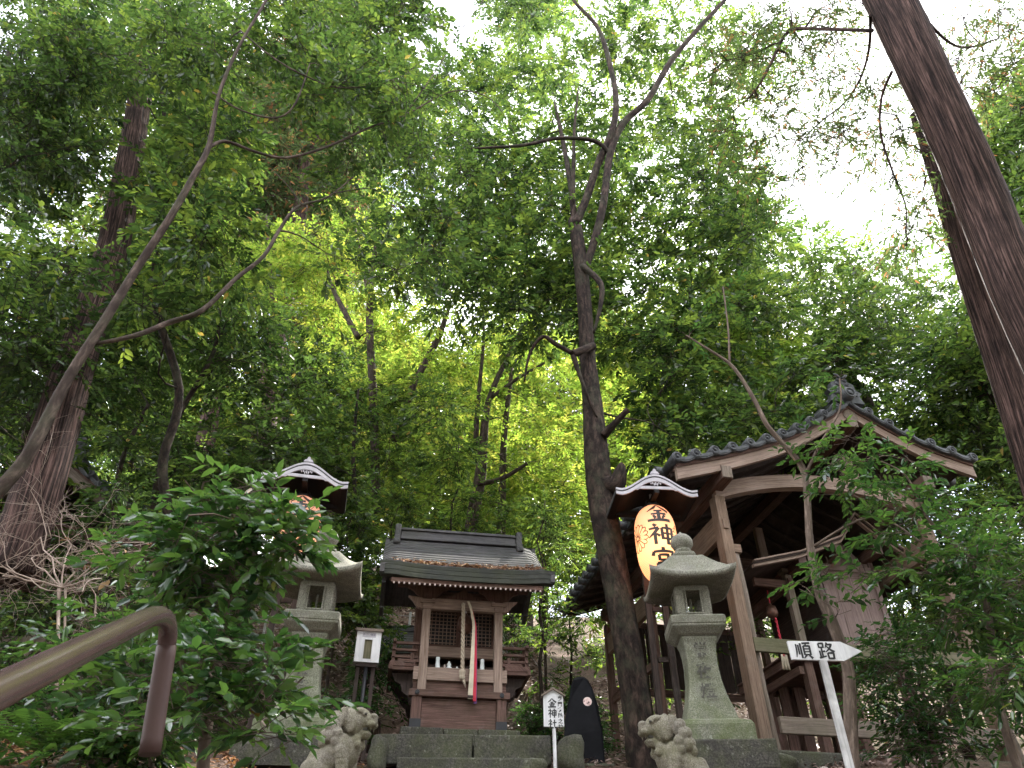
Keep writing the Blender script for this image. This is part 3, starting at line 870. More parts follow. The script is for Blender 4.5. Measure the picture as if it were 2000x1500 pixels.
def lamp(label, plabel, loc, rz, H, rmax, gz, gw, paper, watts):
    """loc = centre of the lantern's lower end; gz = height of the roof's crest above loc"""
    pl = thing('paper_lantern', plabel, 'paper lantern', loc, rz, 'paper lanterns in roofed lamp stands')
    prof = [(.075, 0.012)] + [(max(.075, rmax * lrad(f)), H * f) for f in [k / 40 for k in range(1, 40)]] + [(.075, H - .012)]
    prof2 = []
    for i, (r, z) in enumerate(prof): prof2.append((r, z))
    b = MB(); b.lathe(prof2, seg=40, cap=False); b.build('paper_shade', paper, pl)
    b = MB(); b.lathe([(.072, -.01), (.08, -.01), (.08, .02), (.072, .02)], seg=24); b.lathe([(.072, H - .02), (.08, H - .02), (.08, H + .015), (.072, H + .015)], seg=24)
    b.tube([(-.07, 0, H + .01), (-.05, 0, H + .07), (0, 0, H + .09), (.05, 0, H + .07), (.07, 0, H + .01)], .005, 6)
    b.build_each('rim', M['metal_dark'], pl)
    b = MB()
    def rad_at(z): return max(.075, rmax * lrad(min(.975, max(.025, z / H)))) + .0025
    for k, ch in enumerate('金神宮'):
        zt = H * (.945 - .30 * k); sz = H * .27
        def fn(x, y, q, zt=zt, sz=sz):
            z = zt - sz * y / 100 * 1.0
            r = rad_at(z) + q * .00015
            a = (x - 50) / 100 * sz * 1.22 / rmax
            return (r * math.sin(a), -r * math.cos(a), z)
        brush(b, ch, fn)
    b.build('brush_lettering', M['ink'], pl)
    for sd in (-1, 1):   # sixteen petal flower crest on each side
        b = MB()
        def fn2(px, pz, q=0):
            z = H * .52 + pz; r = rad_at(z)
            a = sd * 1.28 + px / rmax
            return (r * math.sin(a), -r * math.cos(a), z)
        def line(pp, w=.0048):
            for (x0, z0), (x1, z1) in zip(pp[:-1], pp[1:]):
                l = math.hypot(x1 - x0, z1 - z0) or 1; nx, nz = -(z1 - z0) / l * w, (x1 - x0) / l * w
                s = len(b.v); b.v += [fn2(x0 + nx, z0 + nz), fn2(x1 + nx, z1 + nz), fn2(x1 - nx, z1 - nz), fn2(x0 - nx, z0 - nz)]; b.face((s, s+1, s+2, s+3))
        Rc = H * .175
        for k in range(16):
            a0, a1 = 2 * math.pi * k / 16, 2 * math.pi * (k + 1) / 16; am = (a0 + a1) / 2
            P = lambda r, a: (r * math.cos(a), r * math.sin(a))
            line([P(.025, am), P(.03, a0), P(Rc * .80, a0 + .01), P(Rc * .93, a0 + .08), P(Rc, am), P(Rc * .93, a1 - .08), P(Rc * .80, a1 - .01)])
        line([(.022 * math.cos(q), .022 * math.sin(q)) for q in [i * .5236 for i in range(13)]])
        b.build('flower_crest', M['ink'], pl)
    b = MB(); b.tube([(0, 0, H + .085), (0, 0, gz - .20)], .009, 8); b.tube([(0, .0, H + .09), (0, 0, H + .15)], .016, 8); b.build('hanger', M['copper'], pl)
    li = bpy.data.lights.new('lantern_bulb', 'POINT'); li.energy = watts; li.color = (1.0, .58, .20); li.shadow_soft_size = .03
    lo = bpy.data.objects.new('lantern_bulb', li); COL.objects.link(lo); lo.parent = pl; lo.location = (.03, -.05, H * .43)
    b = MB(); b.lathe([(0, -.035), (.02, -.028), (.032, 0), (.02, .03), (.014, .05), (.014, .07), (0, .072)], (.03, .02, H * .43), 12)
    b.build('bulb', M['china'], pl)
    # the stand
    t = thing('lamp_stand', label, 'lamp stand', loc, rz, 'roofed lamp stands beside the stone lanterns')
    n = 28; hw = gw / 2
    def crest(f):   # f -1..1
        a = abs(f)
        return gz - (.015 + .185 * (.5 - .5 * math.cos(math.pi * min(1, a * 1.08)))) + .012 * max(0, a - .85) / .15
    top = [(f * hw, crest(f)) for f in [-1 + 2 * k / n for k in range(n + 1)]]
    yf, yb = -.26, .34
    Mx = Matrix.Shear('XY', 4, (0, 0))
    b = MB(); b.band([(x, z - .0) for x, z in top], .03, yf + .01, yb); b.build('roof_sheet', M['shingle'], t)
    b = MB(); b.band([(x, z - .032) for x, z in top], .02, yf + .02, yb - .02); b.build('roof_lining', M['lining_dark'], t)
    b = MB(); b.band([(x, z + .006) for x, z in top], .022, yf - .012, yf + .012); b.band([(x, z - .026) for x, z in top], [.05 - .012 * abs(x) / hw for x, z in top], yf - .006, yf + .012)
    b.build('gable_trim', M['copper'], t)
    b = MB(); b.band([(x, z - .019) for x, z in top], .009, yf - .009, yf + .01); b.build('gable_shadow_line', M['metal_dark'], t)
    b = MB()
    zc = gz - .165
    b.box((0, yf + .004, zc), (gw * .52, .012, .034))
    for s in (-1, 1): b.prism([(s*gw*.26, zc + .017), (s*gw*.36, zc + .005), (s*gw*.35, zc - .03), (s*gw*.23, zc - .03), (s*gw*.21, zc - .017)][::s], yf - .002, yf + .010)
    for k in range(-4, 5): b.box((k * .017, yf + .002, gz - .10 - .004 * (4 - abs(k)) - .012 * (abs(k) % 2)), (.010, .01, .036 - .006 * abs(k)))
    b.prism([(-.05, gz + .0), (-.035, gz + .025), (-.02, gz + .03), (-.012, gz + .055), (0, gz + .062), (.012, gz + .055), (.02, gz + .03), (.035, gz + .025), (.05, gz)], yf - .01, yf + .02)
    b.build('gable_ornament', M['copper'], t)
    b = MB(); b.box((0, .05, gz - .20), (.05, .62, .045)); b.box((0, .20, gz - .24), (gw * .8, .05, .05)); b.build_each('roof_beam', M['lining_dark'], t)
    for x in (-.075, .075):
        b = MB(); b.beam((x, .30, gz - .22), (x * 1.3, .30, -1.35), .058, .058, up=(0, 1, 0)); b.build('post', M['wood_dark'], t, bevel=.004)
    b = MB()
    for z in (-.15, -.65, .3): b.box((0, .30, z), (.10, .03, .05))
    b.build_each('cross_tie', M['wood_dark'], t)
    return t
zl = ZV(1140, 7.05)
lamp('dark roofed lamp stand with pale curved gable trim, in front of the tiled shelter', 'glowing orange paper lantern with black brush writing, above the stone lantern with mossy foot',
     (W(1283, 1065, 7.05).x, 7.05, zl), R(4), ZV(990, 7.05) - zl, .222, ZV(925, 6.78) - zl, .86, M['paper'], LAMP_W)
zl2 = ZV(1118, 6.75)
lamp('dark roofed lamp stand with pale curved gable trim, rising out of the camellia leaves', 'dull pink paper lantern mostly hidden behind camellia leaves',
     (W(582, 1030, 6.78).x, 6.78, zl2), R(13), ZV(972, 6.78) - zl2, .222, ZV(900, 6.5) - zl2, .86, M['paper_dim'], .35)
# ------------------------------------------------------------------ tiled shelter on the right, gable towards us
def curve_pts(pts, n=24):
    """smooth curve through points (x, z)"""
    out = []
    P = [pts[0]] + list(pts) + [pts[-1]]
    for i in range(1, len(P) - 2):
        for k in range(n):
            t = k / n
            q = []
            for a in (0, 1):
                p0, p1, p2, p3 = P[i-1][a], P[i][a], P[i+1][a], P[i+2][a]
                q.append(.5 * (2*p1 + (p2 - p0)*t + (2*p0 - 5*p1 + 4*p2 - p3)*t*t + (3*p1 - p0 - 3*p2 + p3)*t**3))
            out.append(tuple(q))
    out.append(pts[-1])
    return out
def resample(pts, step):
    L = [0]
    for a, b in zip(pts[:-1], pts[1:]): L.append(L[-1] + math.hypot(b[0]-a[0], b[1]-a[1]))
    n = max(2, int(L[-1] / step)); out = []
    j = 0
    for k in range(n + 1):
        d = L[-1] * k / n
        while j < len(L) - 2 and L[j+1] < d: j += 1
        f = (d - L[j]) / max(1e-9, L[j+1] - L[j])
        out.append((pts[j][0] + (pts[j+1][0]-pts[j][0])*f, pts[j][1] + (pts[j+1][1]-pts[j][1])*f))
    return out
def tiled_roof(t, left, right, y0, y1, barge_w=.19, wood='wood_pale', pitch=.25, eave=True):
    """left / right: roof line from eave to ridge, (x, z) of the barge board's top edge; y0 gable front, y1 rear"""
    ap = left[-1]
    cl, cr = curve_pts(left), curve_pts(right)
    for c in (cl, cr):
        b = MB(); r = resample(c, .12); n = len(r)
        b.band(r, [barge_w * (1.0 - .18 * k / n) for k in range(n)], y0 + .02, y0 + .075); b.build('barge_board', M[wood], t)
        b = MB(); b.band([(x, z + .012) for x, z in r], .05, y0 - .0, y0 + .12); b.build('barge_cap', M['wood_red'], t)
    b = MB(); b.prism([(ap[0] - .06, ap[1] - .03), (ap[0] - .10, ap[1] - .17), (ap[0], ap[1] - .25), (ap[0] + .10, ap[1] - .17), (ap[0] + .06, ap[1] - .03)], y0 + .008, y0 + .05); b.build('gable_pendant', M['wood_grey'], t)
    b = MB()
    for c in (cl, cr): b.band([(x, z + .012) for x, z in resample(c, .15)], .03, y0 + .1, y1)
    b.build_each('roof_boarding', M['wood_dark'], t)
    b = MB()
    for c in (cl, cr):
        r = resample(c, .15)
        k = 0
        y = y0 + .16
        while y < y1 - .05:
            b.band([(x, z - .02) for x, z in r], .05, y, y + .045); y += .30
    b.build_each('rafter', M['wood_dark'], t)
    b = MB()
    for c in (cl, cr):
        r = resample(c, .20)
        b.band([(x, z + .055) for x, z in r], .042, y0 + .02, y1)              # flat pans
        y = y0 + .30
        while y < y1:                                                         # cover tile rows down the slope
            b.tube([(x, y, z + .065) for x, z in r], .055, 8)
            y += .23
    b.build('roof_tile', M['tile'], t)
    # verge tiles along the gable edge: round ends with sagging pans between
    for ci, c in enumerate((cl, cr)):
        b = MB(); r = resample(c, pitch)
        for i, (x, z) in enumerate(r[:-1]):
            rr = .063 + .004 * random.random()
            b.disc_y((x, y0 - .055, z + .066), rr, .36, 16); 
            Mr = Matrix.Translation((x, y0 - .058, z + .066)) @ Matrix.Rotation(R(90), 4, 'X')
            b.lathe([(rr * .80, 0), (rr * .80, .006), (rr * .62, .006), (rr * .62, 0)], (0, 0, 0), 14, Mr)
            b.lathe([(rr * .28, .004), (.001, .012)], (0, 0, 0), 10, Mr)
            x2, z2 = r[i + 1]
            pts = []
            for k in range(9):
                f = k / 8
                pts.append((x + (x2 - x) * f, z + (z2 - z) * f + .075 + .0 - .028 * math.sin(math.pi * f)))
            b.band(pts, .062, y0 - .045, y0 + .30)
            b.band([(p[0], p[1] - .012) for p in pts[1:-1]], .032, y0 - .052, y0 - .040)
        b.build('verge_tile_row', M['tile'], t)
    if eave:   # round ends along both eaves
        for c, sx in ((cl, -1), (cr, 1)):
            b = MB()
            x, z = c[0]
            y = y0 + .30
            while y < y1:
                Mr = Matrix.Translation((x + sx * .02, y, z + .06)) @ Matrix.Rotation(R(-90 * sx), 4, 'Y')
                b.lathe([(.05, -.0), (.058, -.006), (.058, -.12)], (0, 0, 0), 12, Mr)
                for q in range(5):
                    b.box((x + sx * .01, y + .04 + .04 * q, z + .045 - .018 * math.sin(math.pi * (q + .5) / 5)), (.03, .042, .06))
                y += .23
            b.build('eave_tile_row', M['tile'], t)
    # ridge with ornamental end tile
    b = MB(); b.band([(ap[0] - .11, ap[1] + .20), (ap[0] + .11, ap[1] + .20)], .16, y0 + .1, y1); b.tube([(ap[0], y0 + .05, ap[1] + .235), (ap[0], y1, ap[1] + .235)], .075, 10)
    for k in range(3): b.box((ap[0], (y0 + y1) / 2 + .05, ap[1] + .07 + .05 * k), (.30 - .04 * k, y1 - y0 - .1, .02))
    rd = b.build('ridge', M['tile'], t)
    b = MB()
    X, Z = ap[0], ap[1] + .06
    b.prism([(X - .24, Z - .02), (X - .20, Z + .10), (X - .25, Z + .15), (X - .17, Z + .20), (X - .16, Z + .29), (X - .09, Z + .32), (X - .05, Z + .37), (X, Z + .39), (X + .05, Z + .37), (X + .09, Z + .32), (X + .16, Z + .29), (X + .17, Z + .20), (X + .25, Z + .15), (X + .20, Z + .10), (X + .24, Z - .02)], y0 - .03, y0 + .06)
    for s in (-1, 1):
        for (px, pz, r) in ((.07, .27, .03), (.12, .2, .032), (.05, .34, .026), (.15, .12, .034), (.10, .12, .026)):
            Mr = Matrix.Translation((X + s * px, y0 - .032, Z + pz)) @ Matrix.Rotation(R(90), 4, 'X')
            b.lathe([(r, -.01), (r, .012), (r * .7, .018), (r * .55, .008), (r * .3, .016), (.001, .018)], (0, 0, 0), 12, Mr)
        b.tube([(X + s * .02, y0 - .04, Z + .36), (X + s * .07, y0 - .06, Z + .40), (X + s * .10, y0 - .05, Z + .42)], [.022, .018, .006], 6)
    b.disc_y((X, y0 - .12, Z + .075), .088, .2, 20)
    Mr = Matrix.Translation((X, y0 - .122, Z + .075)) @ Matrix.Rotation(R(90), 4, 'X')
    b.lathe([(.075, 0), (.075, .007), (.058, .007), (.058, 0)], (0, 0, 0), 18, Mr); b.lathe([(.032, .0), (.02, .01), (.001, .012)], (0, 0, 0), 12, Mr)
    b.build('ridge_end_tile', M['tile'], rd)
SHL = Vector((2.403, 7.7, 1.69)); SHR = R(12)
shel = thing('tiled_shelter', 'open timber shelter with grey tiled gable roof covering a raised plank shrine', 'shelter', SHL, SHR)
tiled_roof(shel, [(-.62, 2.80), (.2, 3.07), (1.0, 3.42), (1.91, 4.0)], [(3.46, 3.33), (2.9, 3.48), (2.45, 3.68), (1.91, 4.0)], -.36, 4.35)
def shelter_frame(t):
    for (x, y) in ((0, 0), (2.70, 0), (0, 2.35), (2.70, 2.35), (0, 4.2), (2.70, 4.2)):
        b = MB()
        if y == 0:
            b.beam((x, y, -.25), (x, y, 2.62 if x == 0 else 2.85), .125, .155, up=(0, 1, 0))
        else:
            b.beam((x, y, -.25), (x, y, 2.60 if x == 0 else 2.9), .10, .10, up=(0, 1, 0))
        b.build('post', M['wood_warm'] if y == 0 else M['wood_red'], t, bevel=.006)
    for (x, y) in ((.115, .02), (2.82, .02)):
        b = MB(); n = 9
        b.tube([(x - .015 + .03 * k / n, y, 1.95 - 2.2 * k / n) for k in range(n + 1)], [.048 + .010 * math.sin(k * .8) for k in range(n + 1)], 8); b.build('prop_log', M['wood_grey'], t)
    b = MB(); b.box((.115, .0, 1.98), (.10, .09, .10)); b.box((.0, -.085, 2.25), (.06, .02, .12)); b.build_each('tenon_block', M['wood_warm'], t, bevel=.006)
    b = MB()
    top = [(-.02 + 2.78 * k / 20, 2.78 + .24 * math.sin(math.pi * min(1, max(0, k / 20))) ** .8 + .10 * k / 20) for k in range(21)]
    b.band(top, [.20 - .03 * math.sin(math.pi * k / 20) for k in range(21)], -.05, .06); b.build('rainbow_beam', M['wood_pale'], t)
    b = MB(); b.band([(x, z - .02) for x, z in top], .17, 2.30, 2.40); b.build('inner_rainbow_beam', M['wood_red'], t)
    b = MB(); b.prism([(1.84, 3.0), (1.81, 3.22), (1.86, 3.30), (1.84, 3.42), (1.98, 3.42), (1.96, 3.30), (2.01, 3.22), (1.98, 3.0)], -.04, .05)
    b.prism([(1.85, 3.0), (1.85, 3.6), (1.97, 3.6), (1.97, 3.0)], 2.31, 2.39); b.build_each('king_post', M['wood_pale'], t)
    b = MB()
    for (x, z) in ((0, 2.78), (2.70, 2.98)): b.box((x, 1.97, z), (.13, 4.62, .17))
    b.box((1.91, 1.97, 3.78), (.14, 4.62, .16)); b.build_each('purlin', M['wood_red'], t)
    b = MB()
    for (x, z) in ((0, 2.78), (2.70, 2.98), (1.91, 3.76)): b.box((x, -.345, z), (.125, .02, .155))
    b.build_each('purlin_end', M['wood_grey'], t, bevel=.004)
    b = MB(); b.box((0, 1.20, 2.28), (.07, 2.3, .30)); b.box((0, 3.3, 2.28), (.07, 1.8, .30)); b.box((2.7, 1.2, 2.30), (.07, 2.3, .26)); b.build_each('side_beam', M['wood_warm'], t, bevel=.005)
    b = MB(); b.box((0, 3.28, 1.45), (.05, 1.75, .10)); b.box((1.35, 4.2, 1.6), (2.6, .05, .10)); b.box((1.35, 4.2, 2.6), (2.6, .06, .16)); b.build_each('tie_rail', M['wood_red'], t)
    # rails between the posts
    b = MB(); b.box((1.38, -.05, .90), (2.62, .045, .145)); b.build('upper_rail', M['wood_moss'], t, bevel=.006)
    b = MB(); b.box((1.42, -.05, .13), (2.48, .05, .155)); b.build('lower_rail', M['wood_grey'], t, bevel=.006)
    b = MB(); b.box((1.42, .0, -.22), (3.2, .30, .22)); b.box((-.05, 2.2, -.24), (.30, 4.2, .2)); b.build_each('foundation_stone', M['stone_step'], t, bevel=.02)
    # woven splash boards in the dark inside at the back
    b = MB()
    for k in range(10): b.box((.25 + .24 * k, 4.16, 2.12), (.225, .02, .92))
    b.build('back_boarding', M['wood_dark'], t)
shelter_frame(shel)
inn = thing('raised_shrine', 'raised plank shrine on stilts standing under the tiled shelter', 'shrine', SHL, SHR)
def raised(t):
    y0, y1 = .85, 2.25
    ym = (y0 + y1) / 2
    b = MB()
    for x in (1.24, 1.73, 2.47):
        for y in (y0 + .04, y1 - .04): b.box((x, y, .56), (.10, .10, 1.35))
    for k in range(5): b.box((1.35 + .22 * k, y1 - .2, .5), (.14, .03, 1.3))
    b.build_each('stilt', M['wood_red'], t)
    b = MB()
    b.box((1.80, y0 - .02, 1.13), (1.42, .07, .10)); b.box((1.12, ym, 1.13), (.07, 1.5, .10)); b.box((1.14, ym, .98), (.06, 1.4, .09)); b.box((1.80, ym, 1.19), (1.5, 1.42, .025))
    b.box((1.80, y1 - .02, 1.13), (1.42, .07, .10))
    b.build_each('floor_frame', M['wood_red'], t, bevel=.005)
    b = MB()
    for x in (1.24, 1.72): b.disc_y((x, y0 - .07, 1.13), .024, .02, 12)
    b.build_each('stud', M['metal_dark'], t)
    b = MB()
    for k in range(4): b.box((1.80 + .187 * k, y0 + .012 - .003 * (k % 2), 1.82), (.184, .024, 1.16))
    b.box((1.73, y0, 1.82), (.06, .07, 1.2)); b.box((2.46, y0, 1.82), (.06, .07, 1.2)); b.box((2.09, y0 - .01, 1.24), (.72, .05, .07)); b.box((2.09, y0 - .01, 2.30), (.85, .05, .08))
    b.prism([(1.76, 2.33), (2.42, 2.33), (2.12, 2.72)], y0 + .0, y0 + .03)
    b.build('side_wall', M['wood_pale'] if False else M['wood_plank'], t, bevel=.003)
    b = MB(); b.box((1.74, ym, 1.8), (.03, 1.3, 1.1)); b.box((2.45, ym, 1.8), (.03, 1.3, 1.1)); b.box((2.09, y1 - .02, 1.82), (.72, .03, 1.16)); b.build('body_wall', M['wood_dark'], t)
    for y in (y0 + .02, y1 - .02):
        b = MB(); b.box((1.24, y, 1.66), (.085, .085, .98)); b.box((1.24, y, 2.19), (.16, .12, .05)); b.build('porch_post', M['wood_grey'], t, bevel=.005)
    b = MB(); b.box((1.24, ym, 2.03), (.06, 1.5, .11)); b.box((1.0, y0 + .02, 2.02), (.46, .05, .10)); b.build_each('porch_beam', M['wood_red'], t)
    # roof: long flat front slope, short steep rear slope
    fr = [(.55, 2.06), (1.2, 2.24), (1.83, 2.51), (2.12, 2.86)]; rr = [(2.95, 2.20), (2.69, 2.40), (2.4, 2.60), (2.12, 2.86)]
    b = MB()
    for p in (fr, rr): b.band(p, .02, .40, 2.6)
    b.build_each('roof_board', M['wood_dark'], t)
    b = MB()
    for p in (fr, rr):
        b.band([(x, z - .021) for x, z in p], .035, .42, .47); b.band([(x, z + .022) for x, z in p], .02, .38, .44)
    b.build('roof_edge', M['wood_pale'], t)
    b = MB()
    for x, z in ((1.30, 2.20), (1.85, 2.41), (2.42, 2.47)): b.box((x, 1.5, z), (.11, 1.9, .13))
    b.build_each('purlin', M['wood_red'], t)
    b = MB()
    for x, z in ((1.30, 2.20), (1.85, 2.41), (2.42, 2.47)): b.box((x, .545, z), (.105, .012, .125))
    b.build_each('purlin_end', M['wood_plank'], t)
M['wood_plank'] = wood('pinkish_planks', (0.20, 0.135, 0.125), (0.36, 0.265, 0.25), 0.0, stain=0.35)
raised(inn)
SHM = Matrix.Translation(SHL) @ Matrix.Rotation(SHR, 4, 'Z')
bl2 = thing('shrine_bell', 'small bronze bell on a red cord by the raised plank shrine', 'bell', SHM @ Vector((1.0, .98, 1.62)), SHR)
b = MB(); b.lathe([(.0, .20), (.012, .19), (.012, .16)], seg=8); b.lathe([(.015, .16), (.055, .145), (.066, .10), (.07, .075), (.07, .06), (.062, .03), (.03, .0), (0, -.005)], seg=18); b.build('bell_body', M['bell'], bl2)
b = MB(); b.tube([(0, 0, .18), (0, .0, .36)], .008, 6)
for ph in (0, 3.14): b.tube([(.008 * math.cos(ph + k * .8), .008 * math.sin(ph + k * .8) - .05, -.01 - .014 * k) for k in range(34)], .009, 6)
b.build('red_cord', M['cloth_red'], bl2)
b = MB()
for k in range(9): b.tube([(-.03 + .008 * k, -.05, -.45), (-.05 + .0125 * k, -.05 + .01 * (k % 3), -.62)], [.007, .009], 5)
b.build('tassel', M['cloth_cream'], bl2)

# ------------------------------------------------------------------ signs, box, monument
P = W(1607, 1290, 5.6)
gz = ZV(1272, 5.6)
sg = thing('arrow_sign', 'white wooden arrow sign pointing right on a white post, black brush writing', 'sign', (P.x, 5.6, gz), R(4))
b = MB(); hw, hh = .205, .072
b.prism([(-.235, -hh + .004), (-.24, hh - .004), (.165, hh), (.318, .004), (.16, -hh)], -.012, .012); b.build('arrow_board', M['white'], sg, bevel=.002)
b = MB()
for k, ch in enumerate('順路'):
    x0 = (-.20, -.025)[k]; s = .125
    brush(b, ch, lambda x, y, q, x0=x0, s=s: (x0 + s * x / 100, -.0135 - q * .00015, s * .5 - s * y / 100))
b.build('brush_lettering', M['ink'], sg)
b = MB(); b.box((0, .0, -.57), (.055, .03, 1.0)); b.build('post', M['white_worn'], sg, bevel=.003)
P = W(1082, 1420, 6.9); gz = ZV(1420, 6.9)
ns = thing('name_board', 'small white house shaped name board on a thin white pole beside the black stone', 'sign', (P.x, 6.9, gz), R(2))
H = ZV(1345, 6.9) - gz; w = .088
b = MB(); b.prism([(-w, 0), (-w, H * .80), (0, H * .97), (w, H * .80), (w, 0)], -.012, .012); b.build('board', M['white'], ns, bevel=.002)
b = MB(); b.beam((-w - .018, 0, H * .785), (.0, 0, H * .985), .07, .014); b.beam((w + .018, 0, H * .785), (0.0, 0, H * .985), .07, .014); b.build_each('board_roof', M['wood_grey'], ns)
b = MB()
for k, ch in enumerate('金神社'):
    s = .078; zt = H * (.73 - .265 * k)
    brush(b, ch, lambda x, y, q, zt=zt, s=s: (-.052 + s * x / 100, -.0135 - q * .00015, zt - s * y / 100))
b.build('brush_lettering', M['ink'], ns)
lettering('side_lettering', '鬼門方除之神', .042, M['ink'], ns, (.058, -.0138, H * .72), offset=.0012, vertical=True, step=1.12)
b = MB(); b.tube([(0, 0, -.75), (0, 0, .0)], .016, 10); b.build('pole', M['white_worn'], ns)

P = W(714, 1300, 7.3); gz = ZV(1298, 7.3)
bx = thing('offertory_box', 'white collection box with a tall slot on dark posts, left of the middle shrine', 'box', (P.x, 7.3, gz), R(12))
w, H = .112, ZV(1238, 7.3) - gz
b = MB(); b.box((-w * .68, -.075, H / 2), (w * .70, .012, H)); b.box((w * .68, -.075, H / 2), (w * .70, .012, H)); b.box((0, -.075, H * .86), (w * .70, .012, H * .28)); b.box((0, -.075, H * .05), (w * .70, .012, H * .10))
b.box((-w, .0, H / 2), (.012, .14, H)); b.box((w, .0, H / 2), (.012, .14, H)); b.box((0, .07, H / 2), (w * 2, .012, H)); b.box((0, 0, .006), (w * 2, .14, .012))
b.build('box_body', M['white'], bx)
b = MB(); b.box((0, -.0, H + .02), (w * 2.35, .22, .025), Matrix.Translation((0, 0, H + .02)) @ Matrix.Rotation(R(8), 4, 'X') @ Matrix.Translation((0, 0, -H - .02))); b.build('lid', M['wood_grey'], bx)
b = MB(); b.box((0, -.058, H * .43), (w * .66, .01, H * .64)); b.build('slot_panel', M['wood_moss'], bx)
b = MB(); b.box((0, -.0825, H * .875), (w * 1.15, .003, H * .15)); lb = b.build('label_plate', M['copper'], bx)
lettering('label_lettering', 'おさい銭箱', .024, M['metal_dark'], lb, (0, -.0845, H * .875))
b = MB()
for x in (-.07, .075): b.box((x, .0, -.42), (.035, .035, .84))
b.box((0, 0, -.02), (.20, .12, .03)); b.build_each('stand_post', M['wood_dark'], bx)
b = MB(); b.tube([(.005, -.03, -.9), (.005, -.03, -.03)], .018, 10); b.build('steel_pole', M['metal_dark'], bx)

P = W(1140, 1450, 7.6); gz = ZV(1475, 7.6)
mo = thing('stone_monument', 'black pointed stone monument with a small round mirror plaque painted with a pink reflection, beside the name board', 'monument', (P.x, 7.6, gz - .1), R(-3))
sc_ = 7.6 / .98 / F
out = [(-.19, 0), (-.185, .25), (-.165, .42), (-.12, .58), (-.10, .70), (-.07, .77), (-.02, .80), (.035, .795), (.075, .765), (.11, .69), (.155, .53), (.18, .30), (.185, 0)]
b = MB(); rings = []
for y, k in ((-.075, .90), (-.06, 1), (.05, 1.0), (.09, .92)):
    rings.append([Vector((x * k, y + .012 * math.sin(x * 30 + z * 17), z * (1 if k == 1 else .98))) for x, z in out])
b.loft(rings); b.build('slab', M['stone_black'], mo)
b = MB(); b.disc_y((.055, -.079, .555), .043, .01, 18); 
m, nt, o_ = newmat('painted_mirror_reflection'); c = ramp(nt, noise(nt, coords(nt), 38, 3, .6), [(.40, (.10, .06, .05)), (.46, (.72, .48, .46)), (.62, (.80, .66, .62))]); pbsdf(nt, o_, c, .6); M['plaque'] = m  # mottled pink painted on as the mirror disc's reflection
b.build('mirror_plaque', M['plaque'], mo)
b = MB(); b.loft([sq(1, -.6, .03), sq(1, -.02, .03), sq(.95, 0, .03)]); b.v = [(p[0] * .27, p[1] * .17, p[2]) for p in b.v]; b.build('foot_stone', M['stone_step'], mo)

# ------------------------------------------------------------------ handrail
M['rail'] = None
m, nt, o_ = newmat('brown_coated_steel')
ob = coords(nt); n1 = noise(nt, ob, 60, 3, .6); n2 = noise(nt, ob, 9, 5, .6)
c = ramp(nt, n2, [(.35, (.085, .050, .050)), (.7, (.105, .064, .064))])
pb = pbsdf(nt, o_, c, ramp(nt, n2, [(.3, (.20,) * 3), (.7, (.26,) * 3)]), bump(nt, n1, .02, .001), 0.0, .6)
pb.inputs['Coat Weight'].default_value = .35; pb.inputs['Coat Roughness'].default_value = .10; pb.inputs['Coat IOR'].default_value = 1.5
M['rail'] = m
M['rail_dull'] = plain('brown_matt_steel', (.075, .042, .038), .55, spec=.25, var=.12)
RS = .80
hr = thing('handrail', 'shiny brown steel handrail bending down at its upper end in front of the camellia', 'handrail', (-.35, .3, -1.2))
e0, e1 = Vector((-.33, .12, -.12)), Vector((-.452, .69, .195)); top = W(318, 1180, 1.36)
top = Vector((-.632, 1.33, .517))
dirr = (top - e1).normalized()
e0 = e1 - dirr * .75
pts = [e0 + (top - e0) * k / 14 for k in range(13)]
pb_, pe = Vector((-.650, 1.405, .47)), W(292, 1474, 1.405)
k0 = pts[-1]
cor = top + dirr * .05
for k in range(1, 12):
    f = k / 12
    pts.append(k0.lerp(cor, f).lerp(cor.lerp(pb_, f), f))
pts.append(pb_)
b = MB(); b.tube(pts, .0193 * .86, 28); b.build('rail_pipe', M['rail'], hr, origin=hr.location)
b = MB(); b.tube([pb_ + (pe - pb_) * k / 8 + Vector((0, 0, 0)) for k in range(9)], [.0178] * 9, 28); b.build('end_pipe', M['rail_dull'], hr, origin=hr.location)
b = MB()
for k in (2.0, 5.2, 8.6): pass
q = e0 + dirr * .1
b.tube([q, (q.x, q.y, -1.45)], .017, 16); b.tube([e0 + dirr*.55 + Vector((0,.0,-.0)), (e0.x + dirr.x*.55 - .02, e0.y + dirr.y*.55, -1.2)], .0001, 4) if False else None
b.build('support_post', M['rail'], hr, origin=hr.location)

